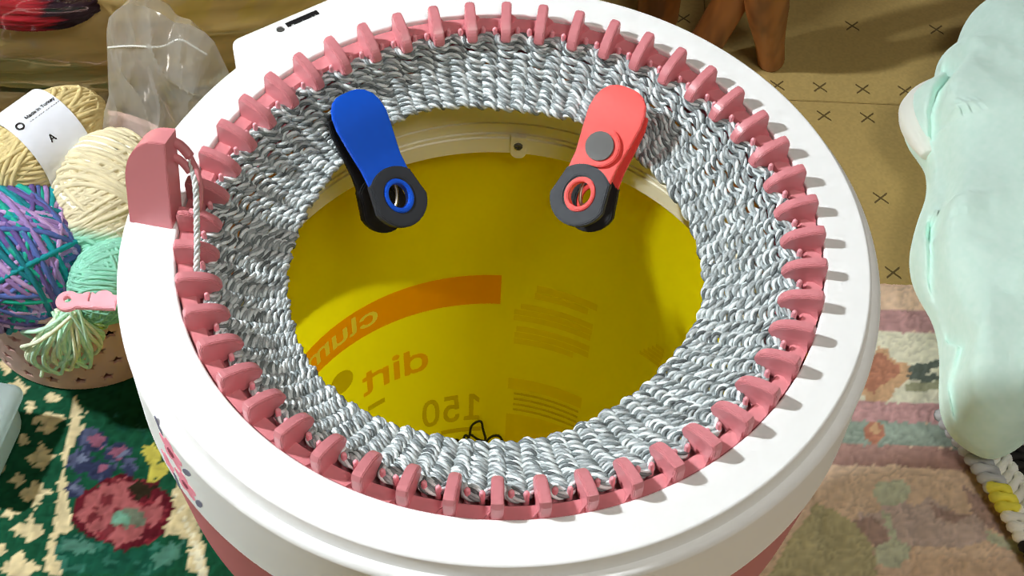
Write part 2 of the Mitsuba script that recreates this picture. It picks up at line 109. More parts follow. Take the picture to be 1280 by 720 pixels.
def slab(poly, h, b=0.0008, steps=3, z0=0.0):
    """extruded polygon with rounded edges (stacked offsets), from z0 to z0+h"""
    out = []
    for k in range(steps + 1):
        a = (k / steps) * np.pi / 2
        off, dz = b * (1 - np.sin(a)), b * (1 - np.cos(a))
        p = poly.buffer(-off) if off > 1e-6 else poly
        if h - 2 * dz <= 1e-6 or p.is_empty: continue
        for g in getattr(p, 'geoms', [p]):
            e = trimesh.creation.extrude_polygon(g, h - 2 * dz, engine='earcut'); e.apply_translation([0, 0, z0 + dz])
            out.append(man(e))
    return m3d.Manifold.batch_boolean(out, m3d.OpType.Add)
def rbox(sx, sy, sz, r, seg=16):
    s = m3d.Manifold.sphere(r, seg)
    return m3d.Manifold.batch_hull([s.translate([a * (sx / 2 - r), b * (sy / 2 - r), c * (sz / 2 - r)]) for a in (-1, 1) for b in (-1, 1) for c in (-1, 1)])
def hull_balls(pts, seg=14):
    return m3d.Manifold.batch_hull([m3d.Manifold.sphere(r, seg).translate(list(p)) for p, r in pts])
def frame(o, x, y, z):
    M = np.eye(4); M[:3, 0], M[:3, 1], M[:3, 2], M[:3, 3] = x, y, z, o; return M
def rotz(a):
    c, s = math.cos(a), math.sin(a); M = np.eye(4); M[0, 0], M[0, 1], M[1, 0], M[1, 1] = c, -s, s, c; return M
def tw(M): return T(np.asarray(M).tolist())
def grid_mesh(V, closed_u=False):
    """V (nu, nv, 3) -> mesh"""
    nu, nv = V.shape[:2]
    m = nu if closed_u else nu - 1
    i = np.arange(m)[:, None]; j = np.arange(nv - 1)[None]
    i2 = (i + 1) % nu
    f = np.stack([np.broadcast_to(x, (m, nv - 1)) for x in (i * nv + j, i2 * nv + j, i2 * nv + j + 1, i * nv + j + 1)], -1).reshape(-1, 4)
    return trimesh.Trimesh(V.reshape(-1, 3), np.vstack([f[:, [0, 1, 2]], f[:, [0, 2, 3]]]), process=False)

# ------------------------------------------------------------------ materials
mat('m_white', C(238, 240, 240), 0.38, 0.4)
mat('m_inner', C(218, 213, 188), 0.5, 0.35)  # white plastic with the bucket's yellow bounce light put into its colour
mat('m_pink', C(204, 128, 134), 0.33, 0.5)
mat('m_pink_body', C(190, 112, 116), 0.45, 0.4)
mat('m_pink_pale', C(232, 160, 170), 0.4, 0.4)
mat('m_wall', C(158, 150, 136), 0.8, 0.2)
mat('m_blue', C(14, 84, 205), 0.35, 0.5)
mat('m_red', C(230, 78, 72), 0.35, 0.5)
mat('m_rubber', C(44, 48, 54), 0.55, 0.4)
mat('m_rubber_dark', C(24, 25, 28), 0.5, 0.4)
mat('m_magnet', C(72, 72, 70), 0.4, 0.6)
mat('m_steel', [0.75, 0.72, 0.62], 0.3, 0.5, metallic=1.0)
mat('m_black', C(22, 22, 24), 0.5, 0.4)
mat('m_slot', C(196, 200, 200), 0.5, 0.4)
mat('m_wood', proc(lambda p, n, uv: mix(C(150, 92, 45), C(96, 54, 24), smoothstep(0.3, 0.75, fbm(p.x * 60, p.y * 60, p.z * 9)))), 0.35, 0.5)
mat('m_yarnvc', VC, 0.75, 0.3, sheen=0.3)
mat('m_knit', VC, 0.42, 0.5, sheen=0.2)
mat('m_rug', VC, 0.95, 0.1, sheen=0.2)
def thin(key, color, dt=1.0, rough=0.4):
    scene[key] = {'type': 'principledthin', 'base_color': rgb(color), 'roughness': rough, 'diff_trans': dt, 'spec_trans': 0.0, 'eta': 1.35}
thin('m_bucket', [0.99, 0.895, 0.004], 1.1, 0.3)
thin('m_band', [0.95, 0.46, 0.002], 1.2)
thin('m_print', [0.70, 0.59, 0.004], 1.2)
thin('m_print_soft', [0.89, 0.775, 0.004], 1.15)
thin('m_print_orange', [0.93, 0.56, 0.004], 1.2)
thin('m_print_pale', [0.99, 0.93, 0.10], 0.25)

# ------------------------------------------------------------------ the room
def wall(name, sx, sy, sz, c):
    b = trimesh.creation.box([sx, sy, sz]); b.apply_translation(c)
    lab(add(name, b, 'm_wall'), 'plain cream room wall', kind='structure')
CZ = 1.9
H = CZ - FLOOR_Z
wall('wall_left', .1, 4.6, H, [-1.85, 0.2, FLOOR_Z + H / 2]); wall('wall_right', .1, 4.6, H, [2.25, 0.2, FLOOR_Z + H / 2])
wall('wall_back', 4.2, .1, H, [0.2, 2.45, FLOOR_Z + H / 2]); wall('wall_front', 4.2, .1, H, [0.2, -2.05, FLOOR_Z + H / 2])
b = trimesh.creation.box([4.2, 4.6, .1]); b.apply_translation([0.2, 0.2, CZ + .05]); lab(add('ceiling', b, 'm_wall'), 'cream ceiling', kind='structure')
SEAM_Y, SEAM_X, TILE = 0.566, 0.1895, 0.305
def vinyl(p, n, uv):
    x, y = p.x - 0.332, p.y - SEAM_Y
    ty = y - TILE * dr.floor(y / TILE)                       # 0..TILE above the seam below
    edge = dr.minimum(ty, TILE - ty)
    dye = edge - 0.0185
    dxe = x - 0.0400 * dr.round(x / 0.0400)
    yi = ty - 0.105
    dyi = yi - 0.0835 * dr.round(yi / 0.0835)
    dxi = x - 0.0820 * dr.round(x / 0.0820)
    inner = (edge > 0.055)
    dx, dy = dr.select(inner, dxi, dxe), dr.select(inner, dyi, dye * dr.select(ty > TILE / 2, -1.0, 1.0))
    arm = dr.minimum(dr.abs(dx - dy * 1.05), dr.abs(dx + dy * 1.05))
    on = dr.select((dr.abs(dx) < 0.0062) & (dr.abs(dy) < 0.0066), 1 - smoothstep(0.0009, 0.0016, arm), 0.0)
    base = mix([0.46, 0.335, 0.125], [0.40, 0.28, 0.10], fbm(p.x * 12, p.y * 12, 0.0))
    base = base * (0.93 + 0.14 * noise(p.x * 500, p.y * 500, 0.0))
    return mix(base, [0.075, 0.05, 0.018], on * 0.9)
mat('m_vinyl', proc(vinyl), 0.42, 0.4)
mat('m_grout', [0.2, 0.14, 0.05], 0.8, 0.2)
b = trimesh.creation.box([4.2, 4.6, .1]); b.apply_translation([0.2, 0.2, FLOOR_Z - .052]); lab(add('floor', b, 'm_grout'), 'tan vinyl tile floor with small dark crosses', kind='structure')
tile_ply = mikit.ply(tm(slab(sbox(-TILE / 2 + .0005, -TILE / 2 + .0005, TILE / 2 - .0005, TILE / 2 - .0005), .002, .0005, 1)), 'm_vinyl')
for i in range(-5, 7):
    for j in range(-6, 6):
        scene[key_for('floor__tile')] = {**tile_ply, 'to_world': T().translate([SEAM_X + (i + .5) * TILE, SEAM_Y + (j + .5) * TILE, FLOOR_Z - .002])}
# unseen ceiling light added to fill the room, out of the frame
cl = trimesh.creation.box([0.7, 0.7, .02]); cl.apply_translation([0.5, -0.9, CZ - .04])
add('added_ceiling_lamp__housing', cl, 'm_white')
pan = trimesh.Trimesh([[0.2, -1.2, CZ - .052], [0.8, -1.2, CZ - .052], [0.8, -0.6, CZ - .052], [0.2, -0.6, CZ - .052]], [[0, 2, 1], [0, 3, 2]], process=False)
scene['added_ceiling_lamp__diffuser'] = mikit.ply(pan, 'm_white', emitter={'type': 'area', 'radiance': rgb([CEILING_POWER * .98, CEILING_POWER * .95, CEILING_POWER * .88])})
lab('added_ceiling_lamp', 'unseen square ceiling lamp added for the dim room light', 'ceiling lamp')
# the bright lamp on the left, out of the frame
s = trimesh.creation.icosphere(3, LAMP_R); s.apply_translation(LAMP)
L_ = LAMP_POWER / LAMP_R ** 2
scene['floor_lamp__bulb'] = mikit.ply(s, 'm_white', smooth=True, emitter={'type': 'area', 'radiance': rgb([L_ * .955, L_, L_ * 1.02])})
ax = np.array([.62, -0.02, -.78]); ax /= np.linalg.norm(ax)
sh = (m3d.Manifold.sphere(.095, 48) - m3d.Manifold.sphere(.09, 48)).trim_by_plane([0, 0, 1.0], -0.055)
xx = np.cross([0, 1, 0], -ax); xx /= np.linalg.norm(xx)
sh = tm(sh); sh.apply_transform(frame(LAMP, xx, np.cross(-ax, xx), -ax)); add('floor_lamp__shade', sh, 'm_black', smooth=40)
back = LAMP - ax * .094
foot = np.array([-1.35, 0.10, FLOOR_Z])
add('floor_lamp__pole', cat(tube(spline([back, back + [-.12, 0, .05], foot + [0, 0, 1.2], foot + [0, 0, .6], foot + [0, 0, .02]], 60), .011, 12)), 'm_black', smooth=40)
add('floor_lamp__base', cat(trimesh.creation.cylinder(.13, .024, sections=48, transform=frame(foot + [0, 0, .012], [1, 0, 0], [0, 1, 0], [0, 0, 1]))), 'm_black', smooth=30)
lab('floor_lamp', 'black floor lamp with a domed shade standing on the left', 'lamp')

# ------------------------------------------------------------------ rugs
def rug(name, x0, x1, y0, y1, polys, colors, base, seed, step=.0022, jit=.0022, thick=.009, freq=330, patch=None):
    nx, ny = int((x1 - x0) / step), int((y1 - y0) / step)
    X, Y = np.meshgrid(np.linspace(x0, x1, nx), np.linspace(y0, y1, ny), indexing='ij')
    P = np.stack([X, Y, X * 0], -1)
    jx = (meshkit.noise(P * 260, seed) - .5 + .5 * (meshkit.noise(P * 600, seed + 1) - .5)) * 2 * jit
    jy = (meshkit.noise(P * 260, seed + 2) - .5 + .5 * (meshkit.noise(P * 600, seed + 3) - .5)) * 2 * jit
    col = np.empty(X.shape + (3,)); col[:] = C(*colors[base])
    lift = np.zeros(X.shape)
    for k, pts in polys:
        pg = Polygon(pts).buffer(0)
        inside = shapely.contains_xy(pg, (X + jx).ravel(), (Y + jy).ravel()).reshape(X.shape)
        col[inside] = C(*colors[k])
    if patch: col = patch(P, col)
    n1 = meshkit.noise(P * freq, seed + 5); n2 = meshkit.noise(P * 60, seed + 6)
    col = col * (0.72 + 0.45 * n1[..., None]) * (0.9 + .2 * n2[..., None])
    edge = np.minimum(np.minimum(X - x0, x1 - X), np.minimum(Y - y0, y1 - Y))
    Z = FLOOR_Z + thick * np.clip(edge / .008, 0, 1) ** .5 + (n1 - .5) * .0022 + (n2 - .5) * .002
    Z = np.maximum(Z, FLOOR_Z + .0003)
    m = grid_mesh(np.stack([X, Y, Z], -1))
    return add(name, m, 'm_rug', smooth=True, color=np.clip(col, 0, 1).reshape(-1, 3))
def mottled(P, col):
    # scattered loops of the darker outline colour through the rose petals, and lighter blue through the grapes
    for k, c2, c3, thr in (('rose', C(112, 44, 50), None, .62), ('blue', C(78, 84, 112), None, .58), ('maroon', C(128, 44, 52), None, .62), ('leaf', C(48, 104, 88), None, .60), ('leaf', C(14, 52, 38), None, .0)):
        if thr == 0: continue
        sel = np.all(np.abs(col - np.array(C(*FL[k]))) < 1e-6, -1) & (meshkit.noise(P * 170, 40) * .7 + meshkit.noise(P * 420, 41) * .3 > thr)
        col[sel] = c2
    return col
FL = dict(base=(22, 76, 52), cream=(214, 198, 156), lit_cream=(232, 224, 196), blue=(46, 52, 80), pink=(136, 84, 104), paleblue=(108, 116, 140), leaf=(22, 78, 60), teal=(76, 124, 108),  # the palest strip is cream rug with the light on it painted in
          maroon=(88, 24, 34), rose=(160, 88, 90), darkgreen2=(44, 36, 24), sage=(110, 120, 102), mintdot=(110, 158, 136), yellow=(196, 186, 84))
lab(rug('floral_rug', -.68, -.128, -.32, .43, FLORAL, FL, 'base', 3, patch=mottled), 'dark green rug with a red rose, blue flowers and cream diamonds, at the lower left', 'rug')
PA = dict(base=(230, 202, 178), tan=(226, 196, 170), mauve=(190, 148, 148), cream=(222, 218, 196), teal=(146, 160, 148), brown=(174, 138, 130), peach=(232, 204, 180), orangey=(200, 162, 128), rust=(176, 122, 100),  # colours lightened to make up for the machine's shadow on the rug
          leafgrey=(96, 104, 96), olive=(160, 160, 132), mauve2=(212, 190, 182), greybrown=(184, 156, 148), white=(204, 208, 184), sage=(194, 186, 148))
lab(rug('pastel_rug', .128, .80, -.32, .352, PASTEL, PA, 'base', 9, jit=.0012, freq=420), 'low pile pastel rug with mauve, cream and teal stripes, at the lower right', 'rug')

# ------------------------------------------------------------------ knitting machine
RZ = -0.0095
def arc(cx, cz, r, a0, a1, n=6): return [(cx + r * math.cos(math.radians(a)), cz + r * math.sin(math.radians(a))) for a in np.linspace(a0, a1, n)]
rim_profile = [(.1412, -.035), (.1435, -.035)] + [(.1435, -.0135), (.158, -.0135), (.1648, -.019), (.1648, -.062), (.1672, -.062), (.1672, -.020)] + \
    arc(.1640, -.0205, .0034, 5, 88, 8) + [(.1628, -.0168), (.1622, -.0150), (.1614, -.0122)] + arc(.1598, RZ - .0016, .0016, 20, 90, 5) + arc(.1424, RZ - .0012, .0012, 90, 180, 5)
rim = lathe(rim_profile, 288)
# counter housing: a rounded box flush with the top of the rim
nd = np.array([-.6, .8]); td = np.array([.8, .6])
hp = Polygon([(-.046, .10), (.046, .10), (.041, .1722), (-.041, .1722)]).buffer(-.006).buffer(.006, 8)
hz = slab(hp, .052, .0016, 3, 0).transform(np.array([[td[0], nd[0], 0, 0], [td[1], nd[1], 0, 0], [0, 0, 1, RZ - .052]]))
bore = m3d.Manifold.cylinder(.2, .1595, .1595, 192).translate([0, 0, -.13]) + lathe([(.150, -.070), (.1674, -.070), (.1674, -.0185), (.1590, -.0140), (.150, -.0140)], 192)
slot = slab(sbox(-.0122, .1646, .0056, .1682), .01, .0002, 1).transform(np.array([[td[0], nd[0], 0, 0], [td[1], nd[1], 0, 0], [0, 0, 1, RZ - .0022]]))
hole = m3d.Manifold.cylinder(.01, .0021, .0021, 20).translate([float(td[0] * -.0160 + nd[0] * .1656), float(td[1] * -.0160 + nd[1] * .1656), RZ - .0022])
housing = hz - bore
K = 'knitting_machine'
add(K + '__counter_housing', tm(housing - slot - hole), 'm_white', smooth=35)
add(K + '__rim', tm(rim), 'm_white', smooth=35)
lab(K + '__counter_housing', 'white counter box with a dark display slot')
def H2(x, y, z): return [td[0] * x + nd[0] * y, td[1] * x + nd[1] * y, z]
disp = m3d.Manifold.cube([.0178, .0036, .0012]).translate([-.0122, .1646, 0])
disp = tm(disp.transform(np.array([[td[0], nd[0], 0, 0], [td[1], nd[1], 0, 0], [0, 0, 1, RZ - .0022]])))
add(K + '__counter_housing__display', disp, 'm_slot')
bits = [m3d.Manifold.cube([w, h_, .0016]).translate([x, y, 0]) for x, y, w, h_ in [(-.0122, .1666, .0178, .0014), (-.0122, .1650, .0020, .0020), (-.0082, .1656, .0046, .0014), (-.0030, .1652, .0044, .0018), (.0022, .1656, .0010, .0014), (.0042, .1648, .0014, .0022)]]
bits = m3d.Manifold.batch_boolean(bits, m3d.OpType.Add).transform(np.array([[td[0], nd[0], 0, 0], [td[1], nd[1], 0, 0], [0, 0, 1, RZ - .0016]]))
add(K + '__counter_housing__digit_print', tm(bits), 'm_black')
bt = m3d.Manifold.cylinder(.0016, .0020, .0018, 20).translate(H2(-.0160, .1656, RZ - .0020))
add(K + '__counter_housing__button', tm(bt), 'm_magnet', smooth=30)

bed = lathe([(.1220, -.052), (.1404, -.052), (.1404, -.0118), (.1340, -.0126), (.1328, -.0145), (.1322, -.0205), (.1216, -.0230)], 192)
add(K + '__needle_bed', tm(bed), 'm_pink', smooth=30)
posts = []
for k in range(48):
    for da in (-1.35, 1.2):
        a = math.radians((k + .5) * 7.5 - 90 + 1.0 + da)
        r = .1300 if da < 0 else .1308
        posts.append(tm(hull_balls([((r * math.cos(a), r * math.sin(a), -.021), .0014), (((r - .0004) * math.cos(a), (r - .0004) * math.sin(a), -.0092), .0012)], 8)))
lab(add(K + '__needle_bed__post', cat(*posts), 'm_pink_pale', smooth=50), 'small pale pink posts between the needles', kind='stuff')
def needle():
    top = spline([(.1222, -.0108), (.1232, -.0080), (.1268, -.0042), (.1320, -.0018), (.1378, -.0004)], 14)
    pg = Polygon([tuple(p) for p in top] + [(.1400, -.0004), (.1412, -.0030), (.1412, -.0160), (.1290, -.0160), (.1245, -.0138)]).buffer(-.0006).buffer(.0006, 6)
    fin = slab(pg, .0050, .0014, 4, -.0025).transform(np.array([[1, 0, 0, 0], [0, 0, -1.0, 0], [0, 1, 0, 0]]))
    wedge = m3d.Manifold.hull_points(np.array([(.1405, -.0052, -.0150), (.1405, -.0052, -.0112), (.1390, -.0018, -.0150), (.1390, -.0018, -.0070), (.1362, -.0018, -.0150), (.1362, -.0018, -.0100), (.1392, -.0050, -.0150)]))
    return tm(fin + wedge)
nm = mikit.ply(needle(), 'm_pink', smooth=38)
OFF = math.radians(1.0)
for k in range(48):
    a = k * math.pi / 24 - math.pi / 2 + OFF
    scene[key_for(K + '__needle')] = {**nm, 'to_world': tw(rotz(a))}
inner = lathe([(.1240, -.050), (.1205, -.0505), (.1205, -.0650), (.1199, -.0655), (.1199, -.0675), (.1206, -.0680), (.1204, -.0725), (.1196, -.0730), (.1196, -.0750), (.1188, -.0756), (.1186, -.0850), (.1190, -.0864), (.1310, -.0864), (.1310, -.0835), (.1240, -.0835)][::-1], 192)
add(K + '__inner_tube', tm(inner), 'm_inner', smooth=30)
# screw and its tab on the far side of the inner tube
a = math.radians(86.7)
tabm = slab(affinity.scale(Point(0, 0).buffer(.0042, 12), 1, 1).union(sbox(-.0042, 0, .0042, .012)), .0022, .0006, 2)
ct, st_ = math.cos(a), math.sin(a)
M = frame([.1192 * ct, .1192 * st_, -.0842], [st_, -ct, 0], [0, 0, 1], [-ct, -st_, 0])
t_ = tm(tabm); t_.apply_transform(M); add(K + '__inner_tube__screw_tab', t_, 'm_inner', smooth=35)
sc = tm(m3d.Manifold.cylinder(.0012, .0024, .0020, 20).translate([0, .0055, .0022]) - m3d.Manifold.cube([.0032, .0007, .002], True).translate([0, .0055, .0034]) - m3d.Manifold.cube([.0007, .0032, .002], True).translate([0, .0055, .0034]))
sc.apply_transform(M); lab(add(K + '__inner_tube__screw', sc, 'm_magnet', smooth=30), 'small grey cross head screw')
body = lathe([(.1640, -.0625), (.1665, -.0625), (.1605, -.125), (.1575, -.125)][::-1], 192)
add(K + '__lower_body', tm(body), 'm_pink_body', smooth=30)
# floral decal on the skirt and lower body
def on_cyl(v, a0, z0, R): # v: local x along the circumference, y up, z outward
    aa = a0 + v[:, 0] / R; rr = R + v[:, 2]
    return np.stack([rr * np.cos(aa), rr * np.sin(aa), z0 + v[:, 1]], 1)
def decal(parts, a0, z0, R, matk):
    ms = []
    for g in parts:
        e = trimesh.creation.extrude_polygon(g, .0003, engine='earcut'); e.vertices = on_cyl(np.asarray(e.vertices), a0, z0, R); ms.append(e)
    return cat(*ms)
def flower(cx, cy, r): return shapely.union_all([affinity.rotate(affinity.translate(affinity.scale(Point(0, 0).buffer(r * .5, 6), .75, 1), cx, cy + r * .55), 72 * k, origin=(cx, cy)) for k in range(5)])
mat('m_decal_pink', C(238, 150, 170), .5); mat('m_decal_dark', C(150, 70, 90), .5); mat('m_decal_grey', C(120, 120, 140), .5)
A0 = math.atan2(-.1073, -.1341)
add(K + '__rim__flower_decal', decal([flower(0, -.010, .009), flower(.007, -.026, .008), flower(-.009, -.030, .006)], A0, -.022, .1671, ''), 'm_decal_pink')
add(K + '__rim__flower_decal', decal([Point(0, -.010).buffer(.0025), Point(.007, -.026).buffer(.0022)], A0, -.022, .1674, ''), 'm_decal_dark')
add(K + '__rim__leaf_decal', decal([affinity.rotate(affinity.scale(Point(x, y).buffer(.004, 6), .45, 1.3), r) for x, y, r in [(-.007, .001, 20), (.012, -.010, -40), (.016, -.030, -30), (-.003, -.037, 10)]], A0, -.022, .1671, ''), 'm_decal_grey')
# yarn guide block on the left of the rim
gp = Polygon([(0, 0), (.0195, 0), (.0195, .044), (.0160, .0438)] + [(.0160 - .016 * math.sin(t), .0218 + .022 * math.cos(t)) for t in np.linspace(.15, math.pi / 2, 10)])
gb = tm(slab(gp, .013, .0006, 2)); Mg = frame([-.1625, -.0030, RZ - .0004], [.985, -.17, 0], [0.03, .26, .965], [.165, .95, -.26])
gb.apply_transform(Mg); add(K + '__yarn_guide', gb, 'm_pink', smooth=30)
g2 = tm(slab(gp.buffer(-.0018), .004, .0006, 2, .012)); g2.apply_transform(Mg); add(K + '__yarn_guide__back_plate', g2, 'm_pink', smooth=30)
arm = [(-.146, .016, .024), (-.139, .014, .023), (-.134, .010, .020)]
arms = cat(tube(spline(arm, 14), .0022, 10), tube(spline([(x, y - .004, z - .005) for x, y, z in arm], 14), .0018, 10),
           tube(spline([(-.134, .010, .020), (-.1305, .004, .018), (-.129, -.002, .010), (-.131, -.006, .003), (-.134, -.004, .001)], 20), .0013, 8))
add(K + '__yarn_guide__guide_arm', arms, 'm_pink', smooth=50)
# clamp tab sticking out on the left
tabp = shapely.union_all([Point(-.187, -.0325).buffer(.0052), Point(-.1785, -.0315).buffer(.0042), sbox(-.186, -.0360, -.166, -.0285), Point(-.172, -.0305).buffer(.0044)]).difference(Point(-.1872, -.0320).buffer(.0016)).difference(sbox(-.1783, -.0325, -.1777, -.0270))
lab(add(K + '__clamp_tab', tm(slab(tabp, .0025, .0006, 2, -.031)), 'm_pink_pale', smooth=30), 'pale pink wavy tab with a round hole')
lab(K, 'round white knitting machine with a ring of pink needles, standing on the yellow bucket', 'knitting machine')

# ------------------------------------------------------------------ knitted tube
ke = np.array(KNIT_EDGE); kt = np.r_[ke[-1:, 0] - 360, ke[:, 0], ke[:1, 0] + 360]; kr = np.r_[ke[-1:, 1], ke[:, 1], ke[:1, 1]]
def edge_r(th):
    d = np.degrees(th) % 360
    return (np.interp((d - 4), kt, kr) + 2 * np.interp(d, kt, kr) + np.interp(d + 4, kt, kr)) / 4
CLIP_TH = (math.radians(135.5), math.radians(57.5))
def surf(th, v):
    th, v = np.broadcast_arrays(th, v)
    r0, z0 = .1275, -.0150
    re = edge_r(th); ze = -.0330
    r = r0 + (re - r0) * v
    z = z0 + (ze - z0) * v - .0035 * np.sin(np.pi * np.clip(v, 0, 1))
    z = z - .004 * np.clip(v - .93, 0, 1) / .07 * 0
    return np.stack([r * np.cos(th), r * np.sin(th), z], -1)
def knit():
    rows, seg, W_ = 11, 26, 48
    rng = np.random.default_rng(5)
    t = np.arange(W_ * seg) / seg * 2 * np.pi
    meshes, cols = [], []
    for i in range(-1, rows + 1):
        last, first = i == rows, i == -1                    # the cast-on edge and the round laid in the needles
        hh = 1.0 / rows
        q3 = lambda k, f: meshkit.noise(np.stack([t * f + i * 11, t * 0 + i * 3.7, t * 0], -1), k) - .5
        u = t + .36 * np.sin(2 * t) + .20 * np.cos(t) + .30 * q3(8, .8)
        ph = rng.uniform(0, 6.28)
        if first: v = -.035 + .055 * np.cos(t) + 0 * t      # between the needles the yarn lies further out
        else:
            vc = hh * (i + .30) if not last else .985
            v = vc + hh * ((.50 if not last else .12) * np.cos(t) * (1 + .5 * q3(2, 1.0)) - .16 * np.sin(2 * t) + .32 * q3(3, .55))
        th = u / W_ + OFF - np.pi / 2
        P = surf(th, v)
        e = 1e-3
        N = np.cross(surf(th + e, v) - P, surf(th, v + e) - P); N /= np.linalg.norm(N, axis=1, keepdims=True)
        N *= np.sign(N[:, 2:3])
        P = P + N * ((.0013 * np.cos(2 * t)) if not first else .0012 * (1 + np.cos(t)))[:, None]
        tan = np.roll(P, -1, 0) - np.roll(P, 1, 0); ds = np.linalg.norm(tan, axis=1, keepdims=True) / 2; tan = tan / (2 * ds)
        B = np.cross(tan, N); B /= np.linalg.norm(B, axis=1, keepdims=True); N2 = np.cross(B, tan)
        s = np.cumsum(ds[:, 0]); tot = s[-1]
        turns = round(tot / .0125); phi = s / tot * turns * 2 * np.pi + ph
        for k in range(4):
            off = .00098 * (np.cos(phi + k * 1.571)[:, None] * N2 + np.sin(phi + k * 1.571)[:, None] * B)
            cn = meshkit.noise(np.stack([s * 160 + 50 * k + 31 * i, s * 0 + k, s * 0], -1), 7)
            base = [np.array([.78, .85, .86]), np.array([.17, .205, .21]), np.array([.68, .75, .76]), np.array([.36, .41, .42])][k]
            dark = np.array([.085, .10, .105])
            w = np.clip((cn - .50) / .2, 0, 1)[:, None] * (.85 if k == 1 else .5)
            c = base * (1 - w) + dark * w
            m, cc = tube(P + off, .00086, 6, closed=True, ref=N2, vcol=c)
            meshes.append(m); cols.append(cc)
    return trimesh.util.concatenate(meshes), np.vstack(cols)
km, kc = knit()
add('knitted_tube__fabric', km, 'm_knit', smooth=True, color=kc)
def strands(P, r, seedn, light=1.0):
    P = np.asarray(P); t = np.gradient(P, axis=0); t /= np.linalg.norm(t, axis=1, keepdims=True)
    a = np.cross(t, [0.1, .9, .3]); a /= np.linalg.norm(a, axis=1, keepdims=True); b = np.cross(t, a)
    s = np.r_[0, np.cumsum(np.linalg.norm(np.diff(P, axis=0), axis=1))]
    ms, cs = [], []
    for k in range(3):
        ph = s / .008 * 2 * np.pi + k * 2.094
        base = [np.array([.75, .78, .76]), np.array([.45, .48, .48]), np.array([.68, .72, .70])][k]
        m, c = tube(P + r * .9 * (np.cos(ph)[:, None] * a + np.sin(ph)[:, None] * b), r, 6, vcol=np.repeat(base[None], len(P), 0))
        ms.append(m); cs.append(c)
    return trimesh.util.concatenate(ms), np.vstack(cs)
wy, wc = strands(spline([(-.1335, .0085, .0195), (-.1310, .000, .0150), (-.1300, -.008, .0085), (-.1295, -.0155, .002), (-.1290, -.024, -.004), (-.1290, -.030, -.010), (-.1285, -.036, -.014)], 70), .0008, 1)
lab(add('knitted_tube__working_yarn', wy, 'm_knit', smooth=True, color=wc), 'loose grey strand running from the pink yarn guide')
lab('knitted_tube', 'grey marled knitted tube hanging from the pink needles inside the machine', 'knitting')

# ------------------------------------------------------------------ yellow bucket
BR, BZ, BK = .128, -.0868, .03
def br(z): return BR + (z - BZ) * BK
zs = np.linspace(BZ, FLOOR_Z + .001, 40); thv = np.linspace(0, 2 * np.pi, 160, endpoint=False)
V = np.stack([np.stack([br(zs) * math.cos(a), br(zs) * math.sin(a), zs], -1) for a in thv])
add('bucket__wall', grid_mesh(V, True), 'm_bucket', smooth=True)
bottom = trimesh.creation.cylinder(br(FLOOR_Z) - .0005, .002, sections=96); bottom.apply_translation([0, 0, FLOOR_Z + .0025]); add('bucket__bottom', bottom, 'm_bucket')
def wrap(tris2d, gap):
    """flat 2-D mesh (x metres along the wall, mirrored as seen from inside; y = z) laid on the inner face of the wall"""
    v = np.asarray(tris2d.vertices); R0 = br(-.25)
    an = math.pi / 2 - v[:, 0] / R0                      # x>0 lies to the right as seen from inside
    rr = br(v[:, 1]) - gap
    m = tris2d.copy(); m.vertices = np.stack([rr * np.cos(an), rr * np.sin(an), v[:, 1]], 1); return m
def flat(poly, ed=.004):
    ms = []
    for g in getattr(poly, 'geoms', [poly]):
        if g.is_empty: continue
        v, f = trimesh.creation.triangulate_polygon(g.segmentize(ed), engine='earcut')
        m = trimesh.Trimesh(np.c_[v, np.zeros(len(v))], f, process=False)
        v, f = trimesh.remesh.subdivide_to_size(m.vertices, m.faces, ed * 2)
        ms.append(trimesh.Trimesh(v, f, process=False))
    return cat(*ms)
def swapz(m): m = m.copy(); return m
R0 = br(-.25); D = lambda deg: math.radians(deg) * R0
def xy_wrap(poly, gap): 
    return wrap(flat(poly), gap)
def ghost_text(text, deg_left, deg_right, z_lo, z_hi, bold=True):
    """mirrored lettering between two angles, as read through the wall from inside"""
    m = meshkit.text_mesh(text, 1.0, .01, bold)
    keep = m.triangles_center[:, 2] < 1e-6
    m = trimesh.Trimesh(m.vertices, m.faces[keep], process=True); m.remove_unreferenced_vertices()
    lo, hi = m.bounds
    v = np.asarray(m.vertices).copy()
    x = (v[:, 0] - lo[0]) / (hi[0] - lo[0]); y = (v[:, 1] - lo[1]) / (hi[1] - lo[1])
    v[:, 0] = D(deg_right) + (D(deg_left) - D(deg_right)) * x
    v[:, 1] = z_lo + (z_hi - z_lo) * y; v[:, 2] = 0
    vv, ff = trimesh.remesh.subdivide_to_size(v, m.faces, .006)
    return trimesh.Trimesh(vv, ff, process=False)
lab(add('bucket__label_band', xy_wrap(sbox(D(-75), -.225, D(.5), -.198), .0006), 'm_band', smooth=True), 'orange label band showing through')
add('bucket__label_lettering', wrap(ghost_text('clumping', -84, -35, -.222, -.201), .0010), 'm_print_pale', smooth=True)
add('bucket__label_lettering', wrap(ghost_text('dirt', -42, -20.5, -.284, -.258), .0008), 'm_print_orange', smooth=True)
add('bucket__label_lettering', wrap(ghost_text('150', -23, -4.5, -.349, -.318), .0008), 'm_print', smooth=True)
for g in (sbox(D(-17), -.362, D(-4), -.357), affinity.rotate(affinity.scale(Point(D(-49), -.253).buffer(.011), .8, 1), 20), sbox(D(-41), -.301, D(-35), -.296)): add('bucket__label_mark', xy_wrap(g, .0008), 'm_print', smooth=True)
lines = []
rng = np.random.default_rng(11)
